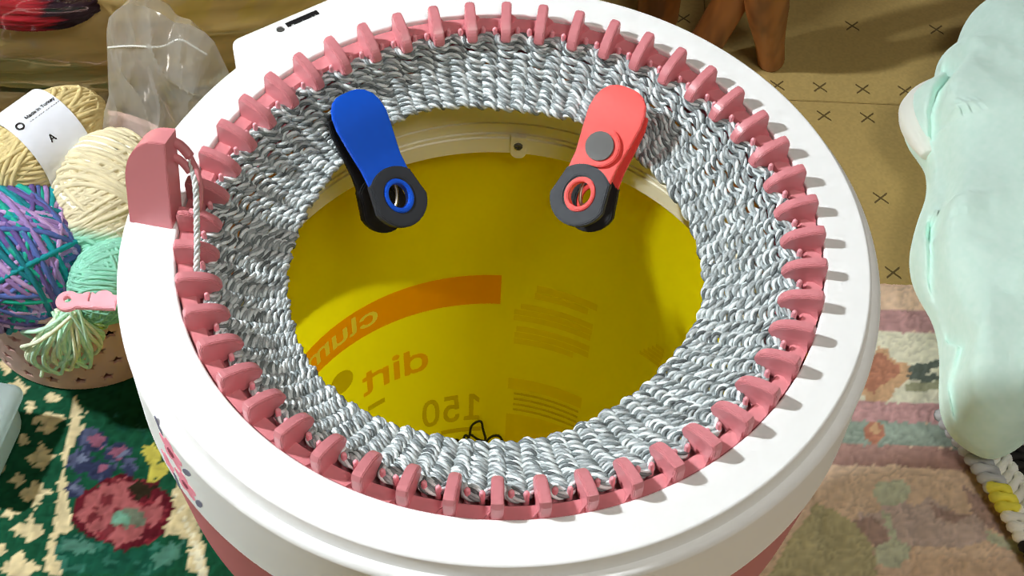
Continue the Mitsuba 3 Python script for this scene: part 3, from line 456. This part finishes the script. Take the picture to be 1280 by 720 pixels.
for a0, a1, z0, z1, n in [(10, 28, -.2175, -.2035, 2), (4.5, 27.5, -.2405, -.2230, 3), (5, 27.5, -.2640, -.2450, 3)]:
    h_ = (z0 - z1) / n
    for k in range(n):
        lines.append(sbox(D(a0 + (0 if k else rng.uniform(0, 3))), z1 + h_ * (k + .88), D(a1 - (rng.uniform(0, 5) if k == n - 1 else 0)), z1 + h_ * k))
lines += [affinity.rotate(sbox(D(43 + 1.2 * k), -.222 + .004 * k, D(51), -.219 + .004 * k), 12) for k in range(5)]
lines += [sbox(D(4), -.312, D(27.5), -.300)]
for g in lines: add('bucket__fine_print', xy_wrap(g, .0006), 'm_print_soft', smooth=True)
blk = [sbox(D(4), -.380, D(27.5), -.340)] + [sbox(D(6), z - .0025, D(27), z) for z in (-.315, -.321, -.327, -.333)]
for g in blk: add('bucket__fine_print', xy_wrap(g, .0008 if g is blk[0] else .0009), 'm_print_soft' if g is blk[0] else 'm_print', smooth=True)
def on_wall(pts, gap=.0012): return [( (br(z) - gap) * math.sin(math.radians(a)), (br(z) - gap) * math.cos(math.radians(a)), z) for a, z in pts]
sq = cat(*[tube(spline(on_wall(p), 40), .0008, 6) for p in (
    [(-17, -.378), (-15.5, -.371), (-13.5, -.376), (-12, -.370), (-10.5, -.376), (-9, -.366), (-7.5, -.372)], [(-9, -.376), (-7.5, -.364), (-6, -.352), (-4.5, -.350), (-3.4, -.358), (-3.2, -.374), (-4.8, -.372), (-7, -.366)],
    [(-2, -.376), (-.5, -.369), (1.5, -.367), (3, -.371), (3.6, -.378)], [(-19, -.374), (-17.5, -.367), (-16, -.372)])])
lab(add('bucket__handwriting', sq, 'm_black', smooth=True), 'looped black marker strokes')
lab('bucket', 'translucent yellow plastic bucket seen through the opening of the knitting machine', 'bucket')

# ------------------------------------------------------------------ bag clips
def clip_poly():
    L = .0610
    up = [(0, .0020), (.0004, .0048), (.0018, .0078), (.0045, .0102), (.0080, .0116), (.013, .0122), (.022, .0112), (.032, .0098), (.040, .0098), (.048, .0112)]
    tip = [(.0482 + .0125 * math.sin(t), .0125 * math.cos(t) * .98) for t in np.linspace(.25, math.pi - .25, 14)]
    lo = [(x, -y) for x, y in up[::-1]]
    return Polygon(up + tip + lo).buffer(.001).buffer(-.001)
def clip(name, top, bot, color, lift, magnet, label):
    top, bot = np.array(top), np.array(bot)
    u = bot - top; L = np.linalg.norm(u); u /= L
    c = (top + bot) / 2; rad = np.array([c[0], c[1], 0]); rad /= np.linalg.norm(rad)
    n = -rad * lift + np.array([0, 0, 1.0]); n -= u * (n @ u); n /= np.linalg.norm(n)
    v = np.cross(n, u)
    S = L / .0607
    M = frame(top, u * S, v * S, n)
    pg = clip_poly(); hc = (.0476, 0.0)
    hole_ = affinity.scale(Point(*hc).buffer(.0050, 16), 1.05, .92); ring_o = affinity.scale(Point(*hc).buffer(.0070, 16), 1.05, .92)
    grip = pg.buffer(.0004).intersection(Point(.0482, 0).buffer(.0134, 24)).difference(ring_o)
    shell = pg.difference(Point(.0482, 0).buffer(.0128, 24))
    def put(nm, man_, mk, mats=M, parent=name):
        t = tm(man_); t.apply_transform(mats); return add(parent + '__' + nm, t, mk, smooth=35)
    def bend(w):   # the jaw end curves down towards the fabric
        w = np.array(w, dtype=float); w[:, 2] -= (.10 if magnet else .20) * np.clip(.016 - w[:, 0], 0, 1) ** 2 / .016; w[:, 2] += .10 * np.clip(w[:, 0] - .03, 0, 1); return w
    def bent(mm): return mm.refine_to_length(.003).warp_batch(bend)
    put('upper_lever', bent(slab(pg.difference(hole_), .0030, .0009, 3)), color)
    put('upper_lever__grip', bent(slab(grip, .0052, .0013, 3, -.0011)), 'm_rubber')
    put('upper_lever__eyelet', bent(slab(ring_o.difference(hole_), .0062, .0010, 3, -.0016)), color)
    if magnet:
        put('magnet_boss', bent(slab(Point(.0265, 0).buffer(.0086, 24), .0030, .0012, 3, .0024)), color)
        lab(put('magnet', bent(m3d.Manifold.cylinder(.0022, .0062, .0060, 32).translate([.0265, 0, .0042])), 'm_magnet'), 'dark grey round magnet')
    # lower lever, splayed away at the grip end
    a = math.radians(11); R = np.array([[math.cos(a), 0, math.sin(a), .001], [0, .94, 0, 0], [-math.sin(a), 0, math.cos(a), -.0075], [0, 0, 0, 1.0]])
    M2 = M @ R
    put('lower_lever', slab(pg.difference(hole_).difference(sbox(-.01, -.05, .007, .05)), .0028, .0008, 2), color if magnet else 'm_rubber_dark', M2)
    put('lower_lever__grip', slab(grip, .0050, .0012, 2, -.0012), 'm_rubber_dark', M2)
    sp = tube(spline([(.030, .004, .001), (.040, .004, -.002), (.0495, .002, -.004), (.0515, .000, -.0045), (.0495, -.002, -.005), (.040, -.004, -.006), (.030, -.004, -.005)], 40), .0007, 8)
    sp.apply_transform(M); add(name + '__spring', sp, 'm_steel', smooth=True)
    lab(name, label, 'clip', 'bag clips on the knitting')
clip('bag_clip', [-0.075, 0.0775, -0.005], [-0.045, 0.0355, -0.05], 'm_blue', .75, False, 'blue bag clip with a black oval grip, clamped on the grey knitting at the left')
clip('bag_clip_001', [0.057, 0.0888, -0.0055], [0.0324, 0.0403, -0.05], 'm_red', .75, True, 'red bag clip with a round grey magnet, clamped on the grey knitting')

# ------------------------------------------------------------------ yarn balls and basket on the left
def wound(center, radii, axis, n, yr, colorfn, seed, tilt=(0.15, 0.9), bundle=6, seg=84, core=None, plies=True, spread=.9):
    """a ball of yarn: bundles of parallel turns over an ellipsoid, axis = the long direction"""
    rng = np.random.default_rng(seed)
    axis = np.array(axis, float); axis /= np.linalg.norm(axis)
    x = np.cross(axis, [0, 0, 1.0]); x /= np.linalg.norm(x); y = np.cross(axis, x)
    ms, cs = [], []; t = np.linspace(0, 2 * np.pi, seg, endpoint=False)
    turn = 0; layers = max(n // bundle, 1)
    rm = float(np.mean(radii))
    for bI in range(layers):
        al = rng.uniform(*tilt); be = rng.uniform(0, 2 * np.pi)
        nrm = np.array([math.sin(al) * math.cos(be), math.sin(al) * math.sin(be), math.cos(al)])
        a = np.cross(nrm, [0.3, .5, .8]); a /= np.linalg.norm(a); b_ = np.cross(nrm, a)
        o0 = rng.uniform(-spread, spread) * .62
        for k in range(bundle):
            off = o0 + (k - bundle / 2) * yr * 1.9 / rm
            if abs(off) > .93: continue
            rr = math.sqrt(1 - off * off)
            wob = .02 * np.sin(t * rng.integers(1, 4) + rng.uniform(0, 6))
            q = nrm * (off + wob[:, None]) + rr * (np.cos(t)[:, None] * a + np.sin(t)[:, None] * b_)
            q /= np.linalg.norm(q, axis=1, keepdims=True)
            h_ = 1 + (bI / layers) * .10 + .012 * rng.standard_normal() + .012 * np.sin(3 * t + rng.uniform(0, 6))
            p = q * np.array(radii) * h_[:, None]
            P = np.array(center) + p[:, :1] * x + p[:, 1:2] * y + p[:, 2:3] * axis
            s = turn + t / (2 * np.pi); turn += 1
            m, c = tube(P, yr, 6, closed=True, vcol=colorfn(s, P, seed)); ms.append(m); cs.append(c)
    co = trimesh.creation.icosphere(3); vv = np.asarray(co.vertices) * np.array(radii) * .965
    co.vertices = np.array(center) + vv[:, :1] * x + vv[:, 1:2] * y + vv[:, 2:3] * axis
    ms.append(co); cs.append(colorfn(np.zeros(len(vv)), np.asarray(co.vertices), seed) * .45)  # core colour darkened: painted shade between the turns
    return trimesh.util.concatenate(ms), np.vstack(cs)
def shade(c, s, P, seed): 
    c = np.broadcast_to(np.array(c, float), (len(P), 3)); return c * (.82 + .36 * meshkit.noise(P * 300, seed))[:, None]
def beige_fn(s, P, seed): return shade(C(214, 196, 142), s, P, seed)
VCOL = [C(20, 140, 150), C(150, 120, 180), C(182, 150, 200), C(24, 118, 132), C(96, 78, 140), C(30, 160, 140), C(80, 100, 165), C(150, 122, 180)]
def vari_fn(s, P, seed):
    k = np.floor(np.asarray(s) * 1.3 + .35 * meshkit.noise(P * 20, 3)).astype(int)
    return np.array(VCOL)[k % len(VCOL)] * (.82 + .36 * meshkit.noise(P * 300, seed))[:, None]
CRC, CRA = np.array(CREAM_C), np.array([.12, .80, .45]) / np.linalg.norm([.12, .80, .45])
def cream_fn(s, P, seed):
    g = np.clip((-.026 - (P - CRC) @ CRA) / .008, 0, 1)[:, None]
    w = np.floor(np.asarray(s) * .21).astype(int) % 5
    base = np.where((w == 0)[:, None], np.array(C(244, 242, 222)), np.array(C(216, 206, 172)))
    return (base * (1 - g) + np.array(C(140, 205, 178)) * g) * (.85 + .3 * meshkit.noise(P * 300, seed))[:, None]

ym, yc = wound([-0.3423, 0.2313, -0.338], (.046, .046, .051), [.6, .5, .3], 130, .0023, vari_fn, 21, (.1, 1.5), bundle=5)
lab(add('yarn_ball', ym, 'm_yarnvc', smooth=True, color=yc), 'teal and lilac variegated yarn ball on top of the basket', 'yarn ball')
B0, B1 = np.array([-0.3599, 0.2675, -0.3]), np.array([-0.3028, 0.3463, -0.3]); BX = (B1 - B0) / np.linalg.norm(B1 - B0); BC = (B0 + B1) / 2; HL = np.linalg.norm(B1 - B0) / 2
ym, yc = wound(BC, (.0290, .0290, HL), BX, 110, .0020, beige_fn, 22, (1.15, 1.45), bundle=7)
lab('yarn_skein', 'beige yarn skein with a white paper label, behind the variegated ball', 'yarn skein')
add('yarn_skein__yarn', ym, 'm_yarnvc', smooth=True, color=yc)
SX = np.cross(BX, [0, 0, 1.0]); SX /= np.linalg.norm(SX); SY = np.cross(SX, BX); SY *= np.sign(SY[2])
def on_skein(u, w, r):   # u along the axis, w around it (0 = up)
    return BC + np.outer(u, BX) + np.outer(r * np.cos(w), SY) + np.outer(r * np.sin(w), SX)
uu = np.linspace(-.024, .018, 12); ww = np.linspace(-2.3, 2.3, 50)
LR = .0345
def lab_r(u): return LR + 0 * u
Vl = np.stack([on_skein(uu, np.full(12, w), lab_r(uu)) for w in ww])
mat('m_paper', C(222, 226, 236), .6, .3)
add('yarn_skein__paper_label', grid_mesh(Vl), 'm_paper', smooth=True)
def label_text(txt, h, u0, w0, sgn=1):
    m = meshkit.text_mesh(txt, h, .0002, True); v = np.asarray(m.vertices).copy()
    m.vertices = on_skein(u0 + v[:, 0], w0 - v[:, 1] / LR, LR + .0002 + v[:, 2]); return m
wsgn = 1.0 if SX[1] < 0 else -1.0
def label_text2(txt, h, u0, w0):
    m = meshkit.text_mesh(txt, h, .0002, True); v = np.asarray(m.vertices).copy()
    m.vertices = on_skein(u0 + v[:, 0], wsgn * (w0 - v[:, 1] / LR), LR + .0002 + v[:, 2]); return m
add('yarn_skein__paper_label__print', cat(label_text2('Made in Turkey', .0026, -.0095, .12), label_text2('-- - --- -- ----', .0022, -.0095, .24)), 'm_black')
rg = tube([( .0026 * math.cos(t), .0026 * math.sin(t), 0) for t in np.linspace(0, 2 * np.pi, 24, endpoint=False)], .0007, 6, closed=True)
v = np.asarray(rg.vertices).copy(); rg.vertices = on_skein(-.0165 + v[:, 0], wsgn * (.16 - v[:, 1] / LR), LR + .0002 + v[:, 2]); 
add('yarn_skein__paper_label__symbol', cat(rg, label_text2('A', .0050, -.008, .80)), 'm_black')
ym, yc = wound(CREAM_C, (.034, .032, .046), CRA, 120, .0022, cream_fn, 23, (.2, .6), bundle=8)
lab(add('yarn_skein_001', ym, 'm_yarnvc', smooth=True, color=yc), 'cream yarn skein fading to mint, leaning against the machine', 'yarn skein')
ym, yc = wound([-0.2704, 0.2127, -0.335], (.024, .026, .030), [.5, .7, .2], 90, .0014, lambda s, P, seed: shade(C(140, 205, 180), s, P, seed), 29, (.3, 1.2), bundle=6)
lab(add('yarn_ball_001', ym, 'm_yarnvc', smooth=True, color=yc), 'small mint green yarn ball between the variegated ball and the machine', 'yarn ball')
# mint loops hanging over the basket rim
A_ = np.array([-0.2949, 0.1885, -0.338]); tips = [[-0.3263, 0.1898, -0.4], [-0.3197, 0.1859, -0.4], [-0.3135, 0.1841, -0.4], [-0.3074, 0.1879, -0.4], [-0.3023, 0.191, -0.4], [-0.2957, 0.1921, -0.395], [-0.2898, 0.1959, -0.39], [-0.2868, 0.2032, -0.385], [-0.2825, 0.2082, -0.375], [-0.3285, 0.1939, -0.39], [-0.3307, 0.2008, -0.38], [-0.2941, 0.1907, -0.4], [-0.3114, 0.1906, -0.4], [-0.298, 0.1913, -0.39]]
rng = np.random.default_rng(4); ms, cs = [], []
for i, tp in enumerate(tips):
    tp = np.array(tp); out = np.array([0, -.010, .004]); side = np.array([.0035 + .004 * rng.random(), .001, 0])
    for q in range(2):
        j = rng.normal(0, .0015, 3); st = A_ + rng.normal(0, .0035, 3)
        P = spline([st, st * .55 + tp * .45 - side * 1.3 + out * (1.2 + .5 * rng.random()) + j, tp - side * .7 + out * .8, tp + [0, -.006, -.004], tp + side * .7 + out * .8, st * .5 + tp * .5 + side * 1.5 + out * 1.4 - j, st + rng.normal(0, .003, 3)], 40)
        c = shade(C(200, 238, 214) if i % 3 else C(228, 236, 206), 0, P, 5)
        m, cc = tube(P, .0014, 6, vcol=c); ms.append(m); cs.append(cc)
tl = spline([A_ + [-.008, -.004, 0], np.array([-0.3188, 0.1908, -0.38]) + [0, -.01, 0], np.array([-0.3268, 0.182, -0.405])+[0,-.006,0]], 30)
m, cc = tube(tl, .0014, 6, vcol=shade(C(214, 236, 206), 0, tl, 5)); ms.append(m); cs.append(cc)
lab(add('yarn_hank', trimesh.util.concatenate(ms), 'm_yarnvc', smooth=True, color=np.vstack(cs)), 'loops of mint green yarn hanging over the basket rim', 'yarn')
# basket
BKC, BK0, BK1, BKH = np.array([-.325, .290]), .083, .1005, .125
mat('m_basket', C(226, 184, 176), .5, .4)
shell = lathe([(0, FLOOR_Z + .009), (BK0 - .003, FLOOR_Z + .009), (BK0, FLOOR_Z + .012), (BK1, FLOOR_Z + BKH), (BK1 + .003, FLOOR_Z + BKH), (BK1 + .003, FLOOR_Z + BKH + .003), (BK1 - .0022, FLOOR_Z + BKH + .003), (BK0 - .0022, FLOOR_Z + .0115), (0, FLOOR_Z + .0115)], 96)
star = Polygon([((.0062 if k % 2 == 0 else .0030) * math.sin(k * math.pi / 5), (.0062 if k % 2 == 0 else .0030) * math.cos(k * math.pi / 5)) for k in range(10)])
sm = man(trimesh.creation.extrude_polygon(star, .05, engine='earcut')); cut = []
for r_ in range(5):
    for k in range(26):
        a = (k + .5 * (r_ % 2)) / 26 * 2 * math.pi
        o = np.array([.07 * math.cos(a), .07 * math.sin(a), FLOOR_Z + .027 + r_ * .0205])
        cut.append(sm.transform(frame(o, [-math.sin(a), math.cos(a), 0], [0, 0, 1], [math.cos(a), math.sin(a), 0])[:3]))
bk = (shell - m3d.Manifold.compose(cut)).translate([float(BKC[0]), float(BKC[1]), 0])
ym, yc = wound([float(BKC[0]) , float(BKC[1]), FLOOR_Z + .060], (.061, .061, .036), [.02, 0, 1], 80, .0022, lambda s, P, seed: shade(C(70, 58, 56), s, P, seed), 37, (.2, 1.4), bundle=6)  # dark filling added so the star holes look shaded
lab(add('yarn_ball_002', ym, 'm_yarnvc', smooth=True, color=yc), 'dark brown yarn added inside the basket to darken its star holes', 'yarn ball')
lab(add('basket', tm(bk), 'm_basket', smooth=30), 'pink plastic basket with star shaped holes, full of yarn, on the green rug', 'basket')



# ------------------------------------------------------------------ plastic bags behind
mat('m_fiber', VC, .8, .3)
scene['m_film'] = {'type': 'thindielectric', 'int_ior': 1.5}
scene['m_zip'] = {'type': 'blendbsdf', 'weight': .25, 'a': {'type': 'thindielectric', 'int_ior': 1.45}, 'b': {'type': 'principledthin', 'base_color': rgb([.82, .82, .78]), 'roughness': .35, 'diff_trans': 1.0, 'spec_trans': 0.0, 'eta': 1.4}}
def puff(c, R, e, nz, seed, nu=240, nv=120):
    th = np.linspace(0, 2 * np.pi, nu, endpoint=False)[:, None]; ph = np.linspace(-np.pi / 2 + .02, np.pi / 2 - .02, nv)[None]
    sp = lambda v, e_: np.sign(v) * np.abs(v) ** e_
    P = np.stack([R[0] * sp(np.cos(th), e) * sp(np.cos(ph), e), R[1] * sp(np.sin(th), e) * sp(np.cos(ph), e), R[2] * sp(np.sin(ph), e) + 0 * th], -1) + c
    Nn = (P - c) / np.array(R) ** 2; Nn /= np.linalg.norm(Nn, axis=-1, keepdims=True)
    return P + Nn * nz(P)[..., None]
BGC, BGR = np.array([-.50, .695, -.185]), (.46, .255, .285)
fz = lambda P: .035 * (meshkit.fbm(P * 9, 3, 5) - .5) + .016 * (meshkit.fbm(P * np.array([14, 30, 50]), 3, 6) - .5)
P = puff(BGC, BGR, .55, fz, 1)
sw = P + .06 * np.stack([meshkit.noise(P * 8, 31), meshkit.noise(P * 8, 32), meshkit.noise(P * 8, 33)], -1)
st = meshkit.fbm(sw * np.array([12, 40, 130]), 3, 8)[..., None]; pt = meshkit.fbm(P * 7, 2, 9)[..., None]
col = np.array(C(134, 114, 66)) * (1 - st) + np.array(C(216, 192, 134)) * st
col = col * (1.0 + .70 * pt)
red = np.exp(-(((P - np.array([-0.3724, 0.4349, -0.29])) / np.array([.055, .08, .030])) ** 2).sum(-1))[..., None]
rs = np.clip(red * 1.9 - .35 + .5 * (meshkit.noise(sw * np.array([20, 60, 200]), 12)[..., None] - .5), 0, 1)
lab('fiber_bag', 'large clear plastic bag of tan fibre behind the yarn basket', 'bag')
add('fiber_bag__fiber', grid_mesh(P, True), 'm_fiber', smooth=True, color=np.clip(col, 0, 1).reshape(-1, 3))
cr = lambda P: .016 + .018 * np.abs(meshkit.fbm(P * np.array([7, 9, 16]), 3, 15) - .5) + fz(P) * .6 + .010 * (1 - np.abs(2 * meshkit.noise(P * np.array([5, 9, 22]), 17) - 1)) ** 4
_lump = np.array([-0.372, 0.4329, -0.285])
cr0 = cr; cr = lambda P: cr0(P) + .012 * np.exp(-(((P - _lump) / np.array([.085, .09, .05])) ** 2).sum(-1))
P2 = puff(BGC, BGR, .55, cr, 2, 320, 160)
lab(add('fiber_bag__film', grid_mesh(P2, True), 'm_film', smooth=True), 'clear crinkled plastic film')
# red and black fibre lump just under the film
q = trimesh.creation.icosphere(5); v = np.asarray(q.vertices).copy()
d = .10 * (meshkit.fbm(v * np.array([2, 3, 9]), 3, 3) - .5)
ctr = np.array([-0.372, 0.4329, -0.285]) + [0, .024, 0]
P = ctr + v * (1 + d[:, None]) * np.array([.062, .040, .030])
bl = np.clip((v[:, 0] - .25 + .9 * (meshkit.fbm(v * np.array([1.5, 2, 9]), 3, 4) - .5)) / .15, 0, 1)[:, None]
rc = (np.array(C(170, 30, 44)) * (1 - bl) + np.array(C(40, 18, 34)) * bl) * (.6 + .8 * meshkit.fbm(v * np.array([2, 4, 24]), 3, 6))[:, None]
lab(add('fiber_bag__red_fiber', trimesh.Trimesh(P, q.faces, process=False), 'm_fiber', smooth=True, color=np.clip(rc, 0, 1)), 'red and black fibre showing through the film')
# zip bag: a thin crumpled sheet standing in front of it
zp = Polygon(ZIP_EDGE).buffer(0)
def zsheet(off, seed, amp):
    v, f = trimesh.creation.triangulate_polygon(zp.segmentize(.004), engine='earcut')
    v, f = trimesh.remesh.subdivide_to_size(np.c_[v, np.zeros(len(v))], f, .0035)
    x, z = v[:, 0], v[:, 1]; Q = np.stack([x, z, z * 0], 1)
    ins = np.minimum(shapely.distance(zp.exterior, shapely.points(x, z)) / .012, 1)
    r1 = 1 - np.abs(2 * meshkit.noise(Q * np.array([34, 15, 1]) + z[:, None] * np.array([6, 0, 0]), seed) - 1)
    r2 = 1 - np.abs(2 * meshkit.noise(Q * np.array([60, 50, 1]), seed + 1) - 1)
    y = .405 + .3 * z + off * ins - amp * (r1 ** 3 * .016 + r2 ** 3 * .005) * ins - .012 * np.sin((x + .24) * 40) * ins
    return trimesh.Trimesh(np.stack([x, y, z], 1), f, process=False)
lab('zip_bag', 'empty translucent zip bag standing beside the machine', 'plastic bag')
add('zip_bag__front_sheet', zsheet(-.006, 51, 1.0), 'm_zip', smooth=True)
add('zip_bag__back_sheet', zsheet(.012, 61, -1.0), 'm_zip', smooth=True)
zs_ = spline([(x, .405 + .3 * z - .007, z) for x, z in ZIP_SEAL], 50)
mat('m_seal', C(205, 205, 198), .35, .5)
add('zip_bag__seal', tube(zs_, .0009, 6), 'm_seal', smooth=True)
# pale container at the left edge
thin('m_tub', [.74, .84, .84], 1.3, .25)
tb = (rbox(.130, .076, .046, .020, 32) - rbox(.122, .068, .052, .017, 32).translate([0, 0, .012]))
Mt = np.eye(4); Mt[:3, :3] = rotz(-.15)[:3, :3]; Mt[:3, 3] = [-.4160, .150, FLOOR_Z + .0345]
t = tm(tb); t.apply_transform(Mt); add('storage_tub__body', t, 'm_tub', smooth=35)
ld = tm(rbox(.134, .080, .016, .0075, 24).translate([0, 0, .018])); ld.apply_transform(Mt); add('storage_tub__lid', ld, 'm_tub', smooth=35)
lab('storage_tub', 'pale blue plastic tub at the left edge on the green rug', 'container')

# ------------------------------------------------------------------ wooden table behind, its unseen top added for shade
def turned(p0, p1, prof):
    p0, p1 = np.array(p0), np.array(p1); d = p1 - p0; L = np.linalg.norm(d); d /= L
    t = np.linspace(0, 1, 60); r = np.interp(t * L, [a for a, b in prof], [b for a, b in prof])
    return tube(p0 + np.outer(t * L, d), r, 20)
prof = [(0, .011), (.004, .0128), (.03, .0135), (.05, .0150), (.09, .0195), (.13, .0205), (.17, .0165), (.25, .014)]
hub = np.array([0.2028, 0.5641, -0.3])
lab('table_with_added_top', 'brown wooden table with turned splayed legs behind the machine, its unseen top added to shade the floor', 'table')
f1, f2, f3 = np.array([0.2482, 0.6128, -0.478]), np.array([0.1685, 0.5928, -0.478]), np.array([0.1425, 0.6682, -0.478])
add('table_with_added_top__leg', turned(f1, np.array([0.2134, 0.5754, -0.33]), prof), 'm_wood', smooth=40)
add('table_with_added_top__leg', turned(f2, np.array([0.2088, 0.6055, -0.36]), [(0, .0155), (.3, .0165)]), 'm_wood', smooth=40)
add('table_with_added_top__leg', turned(f3, np.array([0.1352, 0.6329, -0.36]), [(0, .016), (.004, .020), (.1, .021), (.2, .018)]), 'm_wood', smooth=40)
st_ = trimesh.creation.box([1.5, .75, .03]); st_.apply_translation([.42, .955, .235])
for a, b_ in (([0.2134, 0.5754, -0.33], (.25, .60, .22)), ([0.2088, 0.6055, -0.36], (.16, .60, .22)), ([0.1352, 0.6329, -0.36], (.10, .68, .22))):
    add('table_with_added_top__spindle', turned(a, b_, [(0, .014), (.5, .012)]), 'm_wood', smooth=40)
add('table_with_added_top__top', st_, 'm_wood', smooth=30)  # unseen tabletop, added to shade the far floor
# pale cabinet beyond the fleece
mat('m_cabinet', C(168, 156, 138), .6, .3)
cb = tm(rbox(.30, .20, .45, .006, 12)); cb.apply_translation([0.4742 + .150, 0.7048 + .10, FLOOR_Z + .2255])
lab(add('cabinet', cb, 'm_cabinet', smooth=30), 'pale grey cabinet corner beyond the mint fleece, at the top right', 'cabinet')

# ------------------------------------------------------------------ crocheted pouf and mint fleece on the right
ms, cs = [], []; rng = np.random.default_rng(12)
pal = [C(176, 178, 182), C(222, 222, 218), C(150, 152, 156), C(242, 242, 236), C(236, 226, 84), C(180, 182, 186), C(206, 206, 204), C(242, 242, 236), C(34, 32, 30), C(196, 198, 200)]
MC, MD, MPp = np.array([.3400, .2080]), np.array([.394, -.919]), np.array([.919, .394])
for i in range(16):
    n = 460; s = np.linspace(0, .36, n)
    side = MC + MPp * (.006 + .0160 * i) + MD[None] * s[:, None] + MPp * (.002 * np.sin(s * 30 + i))[:, None]
    run = np.cumsum(rng.uniform(.018, .045, 20)); ci = rng.permutation(np.r_[np.arange(10), np.arange(10), [0, 1]])[np.searchsorted(run, s).clip(0, 21)]
    c = np.array(pal)[ci] * (.8 + .35 * meshkit.noise(np.stack([s * 400, s * 0 + i, s * 0], -1), 2))[:, None]
    for k in range(2):
        w = s / .0170 * 2 * np.pi + k * np.pi
        P = np.c_[side + MPp * (0.0052 * np.cos(w))[:, None], -.4560 + .0044 * np.sin(w) * (1 if i % 2 else -1) + 0 * s]
        m, cc = tube(P, 0.0040 + .0010 * np.cos(2 * w), 8, vcol=c); ms.append(m); cs.append(cc)
lab(add('crocheted_mat', trimesh.util.concatenate(ms), 'm_yarnvc', smooth=True, color=np.clip(np.vstack(cs), 0, 1)), 'chunky crocheted grey, white and yellow mat under the mint fleece', 'mat')
def fleece_tex(p, n, uv): return mix(C(208, 241, 231), C(222, 248, 240), fbm(p.x * 220, p.y * 220, p.z * 220))
mat('m_fleece', proc(fleece_tex), .9, .2, bump=(proc(lambda p, n, uv: fbm(p.x * 900, p.y * 900, p.z * 900), 5e-4), .0006), sheen=.5)
mat('m_lining', C(236, 240, 232), .9, .2, sheen=.4)
def fleece():
    E = np.array(MINT_EDGE)
    E = np.vstack([E, [.52, .215, -.425], [.62, .22, -.425], [.70, .30, -.425], [.72, .42, -.425], [.68, .58, -.425], [.60, .642, -.425], [.53, .648, -.425]])
    Bd = spline(E, 420, closed=True)
    ctr = np.array([.52, .41])
    s = 1 - np.linspace(0, 1, 90) ** 1.7            # 1 at the edge
    foldA, foldB, foldC = (shapely.LineString(x) for x in (MINT_FOLD_A, MINT_FOLD_B, MINT_FOLD_C))
    P = ctr + (Bd[:, None, :2] - ctr) * s[None, :, None]
    dist = np.linalg.norm(Bd[:, None, :2] - P, axis=-1)
    x, y = P[..., 0], P[..., 1]
    ze = Bd[:, None, 2] * s[None] ** 2 + (1 - s[None] ** 2) * np.interp(y, [.15, .25, .4, .6], [-.412, -.400, -.390, -.385])
    hgt = .040
    k = np.clip(dist / .040, 0, 1)
    z = ze + hgt * np.sqrt(np.clip(1 - (1 - k) ** 2, 0, 1))
    Q = np.stack([x, y, x * 0], -1)
    z = z + .010 * (meshkit.fbm(Q * 14, 3, 4) - .5) * k + .0014 * (meshkit.fbm(Q * 90, 2, 6) - .5)
    for ln, dep, wd, step in ((foldA, .016, .0045, .008), (foldB, .013, .0034, .008), (foldC, .007, .006, .004)):
        pts_ = shapely.points(x.ravel(), y.ravel()); d = shapely.distance(ln, pts_).reshape(x.shape)
        xs, ys = np.array(ln.xy[0]), np.array(ln.xy[1]); o = np.argsort(ys)
        side = x - np.interp(y, ys[o], xs[o]); inr = (y > ys.min() - .004) & (y < ys.max() + .004)
        z = z - dep * np.exp(-(d / wd) ** 2) * np.clip(dist / .004, 0, 1) + step * np.exp(-(d / .022) ** 2) * np.where(side > 0, 1, 0) * inr * np.clip(dist / .01, 0, 1) * np.clip(d / .004, 0, 1)
    top = np.stack([x, y, z], -1)
    # underside: tucks in below the edge and closes
    us = np.linspace(0, 1, 26)[1:]
    sb = 1 - .9 * us ** 1.6
    Pb = ctr + (Bd[:, None, :2] - ctr) * sb[None, :, None]
    zb = Bd[:, None, 2] - .018 * np.sqrt(np.clip(1 - (1 - np.clip(us * 5, 0, 1)) ** 2, 0, 1))[None] - .004 * us[None]
    bot = np.concatenate([Pb, zb[..., None]], -1)
    V = np.concatenate([bot[:, ::-1], top], 1)
    return grid_mesh(V, True)
add('fleece_blanket__cloth', fleece(), 'm_fleece', smooth=True)
ln_ = spline([[0.3767, 0.5319, -0.418], [0.3616, 0.5151, -0.418], [0.3504, 0.495, -0.418], [0.3508, 0.4684, -0.418], [0.357, 0.4447, -0.418]], 40)
add('fleece_blanket__lining', tube(ln_, .0105 * np.sin(np.linspace(.25, math.pi - .25, 40)) ** .6 + .001, 12), 'm_lining', smooth=True)
lab('fleece_blanket', 'folded mint green fleece blanket with a white lining edge, lying on the crocheted mat', 'blanket')
